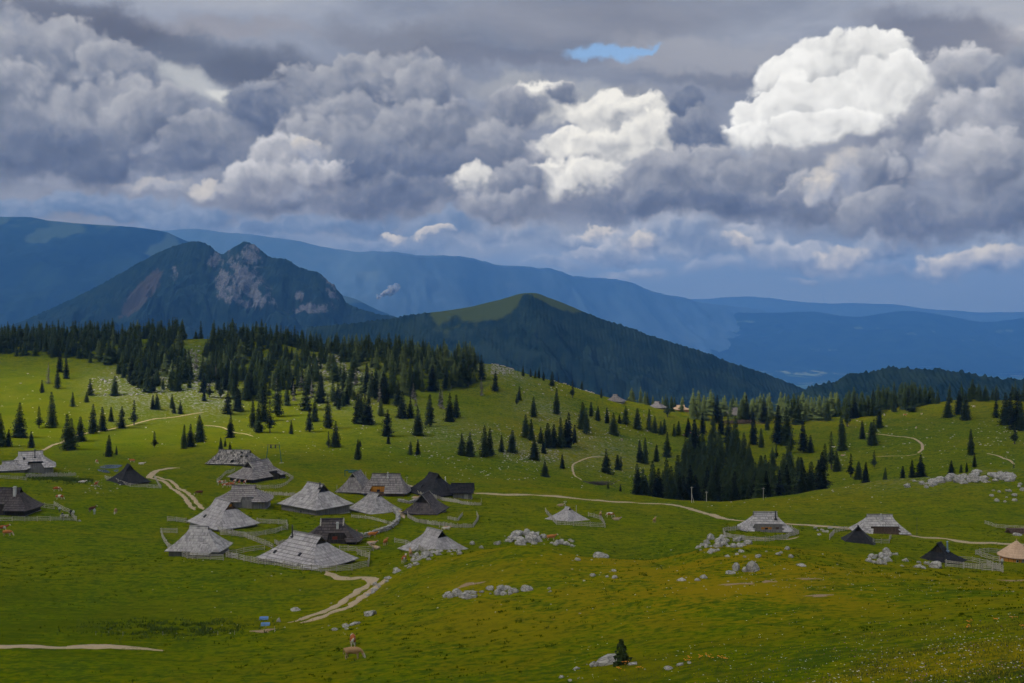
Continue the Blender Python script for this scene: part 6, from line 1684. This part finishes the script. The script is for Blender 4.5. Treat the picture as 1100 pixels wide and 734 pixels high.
# ---------------------------------------------------------------- poles, lift, troughs, timber
def build_small():
    def pole(px, py, hpx, label, lo=60, hi=900, cross=True, m=None, r=.10, brace=False):
        p = at(px, py, lo, hi); h = hpx * p.y / F
        t = thing('power_pole', label, 'pole', p); mb = MB(); mb.tube((0, 0, -.4), (0, 0, h), r, r * .75, n=8); mb.build('shaft', m or WD_FENCE, t)
        if cross:
            mb = MB(); mb.bar((-.5, 0, h - .35), (.5, 0, h - .35), .1); 
            for x in (-.42, 0, .42): mb.tube((x, 0, h - .3), (x, 0, h - .1), .05, .03, n=6)
            mb.build('crossarm', m or WD_FENCE, t)
        if brace:
            mb = MB(); mb.bar((.9, 0, -.3), (0, 0, h * .6), .14); mb.build('brace', m or WD_FENCE, t)
    pole(743, 540, 17, 'tall braced wooden pole before the hollow wood', 380, 430, r=.14, brace=True)
    pole(759, 539, 11, 'shorter wooden pole right of the braced one', 380, 430)
    pole(820, 537, 13, 'slim pole before the right part of the hollow wood', 380, 430)
    pole(985, 576, 20, 'thin metal mast between the wide grey hut and the road', 270, 340, False, M_METAL, .06)
    pole(607, 546, 8, 'small post with a cap behind the lone pyramid hut', 300, 360, True)
    pole(619, 551, 8, 'pale post right of the lone pyramid hut', 280, 340, False)
    pole(390, 514, 6, 'left of two short posts behind the gable end hut', 330, 420, False)
    pole(393, 514, 7, 'right of two short posts behind the gable end hut', 330, 420, False)
    pole(434, 523, 8, 'left of two posts at the road by the blackish hut', 330, 420, False)
    pole(437, 521, 9, 'right of two posts at the road by the blackish hut', 330, 420, True)
    pole(362, 530, 9, 'grey post left of the gable end hut', 300, 360, False)
    pole(472, 567, 6, 'pale post behind the silver hut', 250, 320, False)
    pole(295, 679, 6, 'small signpost below the blue troughs', 120, 200, False, r=.05)
    for i, x in enumerate([103, 117, 132, 175, 234, 252]): pole(x, 683 - abs(i - 2) * .3, 4.5, ['leftmost', 'second', 'third', 'fourth', 'fifth', 'rightmost'][i] + ' thin stake of the row on the bank above the lower track', 120, 200, False, r=.035)
    # lift pylon: two slanted legs, a cross head, a footing
    p = at(294, 498, 380, 470); k = p.y / F
    t = thing('lift_pylon', 'teal portal pylon of the drag lift behind the huts', 'pylon', p); h = 20 * k
    for s, nm in ((-1, 0), (1, 0)):
        mb = MB(); mb.tube((s * 8.5 * k, 0, -.3), (s * 6 * k, 0, h), .16, .12, n=8); mb.build('leg', M_TEAL, t)
        mb = MB(); mb.box((s * 8.5 * k, 0, .1), (1.6 if s > 0 else .9, 1.0, .5)); mb.build('footing', STONE, t)
    mb = MB(); mb.bar((-7.2 * k, 0, h), (7.2 * k, 0, h), .2, .2); mb.build('crossbeam', WD_BROWN, t)
    for x in (-3, 2): 
        mb = MB(); mb.box((x * k, 0, h - .5), (.5, .3, .8)); mb.tube((x * k, -.2, h - 1), (x * k, .2, h - 1), .35, .35, n=10); mb.build('sheave', M_METAL, t)
    p = at(378, 512, 360, 460); k = p.y / F
    t = thing('lift_station', 'teal steel frame of the drag lift station behind the gable end hut', 'lift', p)
    mb = MB(); mb.bar((-8 * k, 0, 6.5 * k), (6 * k, 0, 6.5 * k), .5, .3); mb.bar((2 * k, 0, 5 * k), (8 * k, 0, 2.5 * k), .8, .7); mb.build('boom', M_TEAL, t)
    for x in (-7.5, 7.5):
        mb = MB(); mb.bar((x * k, 0, -.3), (x * k, 0, 6 * k), .25); mb.build('leg', M_TEAL, t)
    mb = MB(); mb.tube((0, 0, 4.6 * k), (0, 0, 5.4 * k), 1.3, 1.3, n=16); mb.build('bullwheel', M_TEAL, t)
    # troughs
    for (x, y, w, l) in [(283.5, 666, 9, 'upper light blue trough beside the track'), (285, 672.5, 9, 'lower light blue trough beside the track')]:
        p = at(x, y, 120, 200); k = p.y / F; t = thing('water_trough', l, 'trough', p, .1)
        L = w * k; mb = MB()
        mb.box((0, 0, .12), (L, .55, .08))
        for s in (-1, 1): mb.box((0, s * .30, .25), (L, .06, .34)); mb.box((s * (L / 2 - .03), 0, .25), (.06, .53, .34))
        mb.build('basin', M_BLUE, t)
        for s in (-1, 1):
            mb = MB(); mb.box((s * L * .35, 0, 0), (.1, .5, .2)); mb.build('foot', WD_FENCE, t)
    # timber stack at the right edge
    p = at(1096, 573, 270, 330); t = thing('timber_stack', 'low stack of reddish logs at the right edge', 'timber', p)
    rng = random.Random(5)
    for lv in range(4):
        for j in range(7 - lv):
            mb = MB(); y = (j - (7 - lv) / 2) * .42; z = .2 + lv * .36; a = rng.uniform(-.5, .5)
            mb.tube((-3.4 + a, y, z), (3.2 + a, y, z), .2, .18, n=8); mb.build('log', WD_BROWN, t)
    # dead brushwood heap
    p = at(642, 521, 440, 560); mb = MB()
    for _ in range(260):
        a = rng.uniform(0, 6.28); q = Vector((rng.gauss(0, 3.2), rng.gauss(0, 1.2), rng.uniform(0, 1.4))); d = Vector((math.cos(a), math.sin(a), rng.uniform(-.4, .4))) * rng.uniform(.6, 1.8)
        mb.bar(q - d, q + d, .08)
    o = mb.build('brushwood_heap', BARK); o.location = p; tag(o, 'dark heap of dead brushwood behind the road crest', 'brushwood heap')
    p = at(795, 455, 600, 800); mb = MB()
    for _ in range(260):
        a = rng.uniform(0, 6.28); q = Vector((rng.gauss(0, 6), rng.gauss(0, 2), rng.uniform(0, 2.0))); d = Vector((math.cos(a), math.sin(a), rng.uniform(-.4, .4))) * rng.uniform(.8, 2.4)
        mb.bar(q - d, q + d, .14)
    o = mb.build('brushwood_heap', WD_BROWN); o.location = p; tag(o, 'reddish heap of felled branches below the ridge spruces', 'brushwood heap')
build_small()
def build_steam():
    m, nt, b = mat('white_steam'); setc(nt, b, (0.6, 0.6, 0.6)); b.inputs['Roughness'].default_value = 1; b.inputs['Alpha'].default_value = .22; b.inputs['Subsurface Weight'].default_value = .5; b.inputs['Subsurface Radius'].default_value = (20, 20, 20)
    Y = 9200.0; bm = bmesh.new(); rng = random.Random(2)
    for i in range(34):
        t = i / 33; px = 405 + 18 * t + rng.gauss(0, 2.0 * t + .4); py = 321 - 11 * t + rng.gauss(0, 1.6 * t + .3)
        r_ = (8 + 22 * t) * rng.uniform(.6, 1.2)
        bmesh.ops.create_icosphere(bm, subdivisions=2, radius=r_, matrix=Matrix.Translation(((px - CX) / F * Y, Y + rng.uniform(-30, 30), -(py - HY) / F * Y)))
    for v in bm.verts:
        v.co += v.normal * 6 * float(vnoise(v.co.x / 18, v.co.z / 18 + v.co.y / 25, 5))
    me = bpy.data.meshes.new('steam_plume'); bm.to_mesh(me); bm.free(); me.materials.append(m); me.polygons.foreach_set('use_smooth', [True] * len(me.polygons))
    o = bpy.data.objects.new('steam_plume', me); COL.objects.link(o); tag(o, 'small white steam plume rising from the valley between the two mountains', 'steam', kind='stuff')
build_steam()

# ---------------------------------------------------------------- grass, herbs and flowers close by
def blades(name, n, region, hr, wr, material, seed, label, cat, lean=.35, tri=True, dense=None):
    rng = np.random.default_rng(seed)
    x0, x1, y0, y1 = region
    D = np.sqrt(rng.uniform(y0 ** 2, y1 ** 2, n)) if y0 < y1 else rng.uniform(y0, y1, n)
    px = rng.uniform(x0, x1, n); X = (px - CX) / F * D
    if dense is not None:
        k = rng.uniform(0, 1, n) < dense(X, D, px); X, D = X[k], D[k]; n = len(X)
    Z = land(X, D); a = rng.uniform(0, 6.283, n); h = rng.uniform(*hr, n); w = rng.uniform(*wr, n)
    lx, ly = rng.normal(0, lean, n) * h, rng.normal(0, lean, n) * h
    dx, dy = np.cos(a) * w, np.sin(a) * w
    v = np.stack([np.stack([X - dx, D - dy, Z - .03], -1), np.stack([X + dx, D + dy, Z - .03], -1), np.stack([X + lx, D + ly, Z + h], -1)], 1).reshape(-1, 3)
    me = bpy.data.meshes.new(name); me.vertices.add(3 * n); me.vertices.foreach_set('co', v.ravel().astype(np.float32))
    me.loops.add(3 * n); me.polygons.add(n); me.loops.foreach_set('vertex_index', np.arange(3 * n, dtype=np.int32)); me.polygons.foreach_set('loop_start', (np.arange(n) * 3).astype(np.int32))
    me.materials.append(material); me.update(calc_edges=True)
    o = bpy.data.objects.new(name, me); COL.objects.link(o); tag(o, label, cat, kind='stuff')
    return o
def build_meadow():
    m, nt, b = mat('grass_blades'); P = pos(); n1 = noise(P, .25, 4, .6); n2 = noise(P, 9.0, 2, .6)
    c = mixc(sstep(.35, .65, n1), (0.034, 0.062, 0.006), (0.095, 0.115, 0.010)); c = mixc(sstep(.55, .75, n2) * .6, c, (0.19, 0.17, 0.04)); c = mixc(sstep(.45, .3, n2) * .5, c, (0.025, 0.045, 0.006))
    setc(nt, b, c); b.inputs['Roughness'].default_value = .9
    def nearw(X, D, px): return np.clip((118 - D) / 55, 0, 1) ** 1.2 * np.clip(.55 + .8 * fbm(X / 5, D / 5, 3, 91), .1, 1)
    blades('grass', 380000, (-60, 1160, 56, 118), (.05, .20), (.015, .04), m, 1, 'short pasture grass on the near slope', 'grass', dense=nearw)
    mt_, nt, b = mat('tussock_blades'); n1 = noise(pos(), .2, 4, .6)
    setc(nt, b, mixc(sstep(.3, .7, n1), (0.030, 0.060, 0.002), (0.085, 0.115, 0.003))); b.inputs['Roughness'].default_value = 1; b.inputs['Specular IOR Level'].default_value = 0
    def tus(X, D, px): return (fbm(X / 1.7, D / 1.7, 2, 71) > .55) * np.clip(.35 + .9 * fbm(X / 40, D / 40, 3, 72), .05, 1)
    blades('tussock_grass', 1500000, (-40, 1140, 108, 330), (.08, .26), (.05, .12), mt_, 5, 'darker tussocks of rough grass over the pasture', 'grass', dense=tus)
    m2, nt, b = mat('herb_leaves'); n1 = noise(pos(), 1.3, 4, .6); setc(nt, b, mixc(n1, (0.034, 0.062, 0.004), (0.075, 0.12, 0.006)))
    def bank(X, D, px): return np.clip(gauss(px, D, 185, 160, 70, 6) * 1.0 + .9 * gauss(px, D, 75, 361, 30, 8), 0, 1) * (fbm(X / 3.5, D / 2.5, 3, 19) > -.05)
    blades('nettle_patch', 20000, (60, 300, 146, 172), (.1, .5), (.05, .13), m2, 2, 'dark nettles and herbs on the bank above the lower track', 'herbs', dense=bank)
    blades('nettle_patch', 16000, (25, 100, 345, 378), (.3, .9), (.1, .25), m2, 3, 'dark docks growing below the chalet fence at the left', 'herbs', dense=bank)
    def fl(X, D, px): return np.clip(.035 + 1.0 * gauss(px, D, 1000, 76, 240, 18) + .3 * (vnoise(X / 3, D / 3, 8) > .35), 0, 1) * np.clip((px - 560) / 200, .04, 1)
    for i, (nm, c_, n_, h_, s_) in enumerate([('white', (0.55, 0.55, 0.50), 1100, (.2, .4), (.03, .075)), ('yellow', (0.55, 0.42, 0.02), 450, (.2, .4), (.03, .06)), ('pink', (0.34, 0.10, 0.20), 420, (.2, .45), (.03, .06)), ('violet', (0.10, 0.06, 0.32), 260, (.2, .4), (.03, .06))]):
        flower_patch(nm, c_, n_, h_, s_, fl, 40 + i)
    # clumps of arnica, each a plant of its own
    arn = flat_mat('orange_petals', (0.75, 0.26, 0.01)); rng = random.Random(17)
    spots = [(665, 722, 'below the young spruce'), (672, 716, 'just right of the young spruce trunk'), (686, 721, 'right of the young spruce'), (740, 710, 'above the flat stones'), (737, 713, 'between the flat stones'), (752, 709, 'right of the flat stones'), (757, 707, 'second right of the flat stones'), (762, 710, 'third right of the flat stones'), (773, 709, 'left of the pair in the right flowers'), (778, 711, 'right of the pair in the right flowers'), (1041, 671, 'left of two on the upper right rise'), (1040, 677, 'below the left one on the upper right rise'), (1069, 669, 'upper of the right rise'), (1088, 667, 'topmost at the right edge'), (1098, 676, 'lowest at the right edge')]
    for (x, y, w) in spots:
        p = at(x, y, 55, 150); t = thing('arnica', 'clump of orange flowers ' + w, 'flower', p, rng.uniform(0, 6), 'orange flower clumps in the near meadow')
        st = MB(); hd = MB()
        for _ in range(7):
            q = Vector((rng.gauss(0, .16), rng.gauss(0, .16), rng.uniform(.28, .42))); st.tube((q.x * .4, q.y * .4, -.05), q, .012, .008, n=4)
            for k in range(8):
                a0, a1 = 6.283 * k / 8, 6.283 * (k + .8) / 8; rr = .07
                hd.face([q, q + Vector((math.cos(a0) * rr, math.sin(a0) * rr, .02)), q + Vector((math.cos(a1) * rr, math.sin(a1) * rr, .02))])
                hd.face([q - Vector((0, 0, .03)), q + Vector((math.cos(a1) * rr, math.sin(a1) * rr, .0)), q + Vector((math.cos(a0) * rr, math.sin(a0) * rr, .0))])
        st.build('stems', m2, t); hd.build('petals', arn, t)
def flower_patch(nm, col, n, hr, sr, dens, seed):
    rng = np.random.default_rng(seed); N = n * 14
    D = np.sqrt(rng.uniform(58 ** 2, 165 ** 2, N)); px = rng.uniform(400, 1150, N); X = (px - CX) / F * D
    k = rng.uniform(0, 1, N) < dens(X, D, px) * .35; X, D = X[k][:n], D[k][:n]; n = len(X)
    Z = land(X, D); h = rng.uniform(*hr, n); s = rng.uniform(*sr, n)
    V_ = []; Fc = []; nv = 0; K = 6
    for i in range(n):
        c = np.array([X[i], D[i], Z[i] + h[i]]); a = np.arange(K) / K * 6.283
        ring = c + np.stack([np.cos(a) * s[i], np.sin(a) * s[i], np.full(K, s[i] * .3)], -1)
        top = c + np.array([0, 0, s[i] * .55]); bot = c - np.array([0, 0, s[i] * .3])
        V_ += [top, bot] + list(ring)
        for j in range(K):
            Fc.append((nv, nv + 2 + j, nv + 2 + (j + 1) % K)); Fc.append((nv + 1, nv + 2 + (j + 1) % K, nv + 2 + j))
        nv += 2 + K
    me = bpy.data.meshes.new(nm + '_flowers'); me.from_pydata([tuple(v) for v in V_], [], Fc); me.materials.append(flat_mat(nm + '_petals', col))
    o = bpy.data.objects.new(nm + '_flowers', me); COL.objects.link(o); tag(o, f'small {nm} meadow flowers sprinkled over the near slope', 'flowers', kind='stuff')
build_meadow()
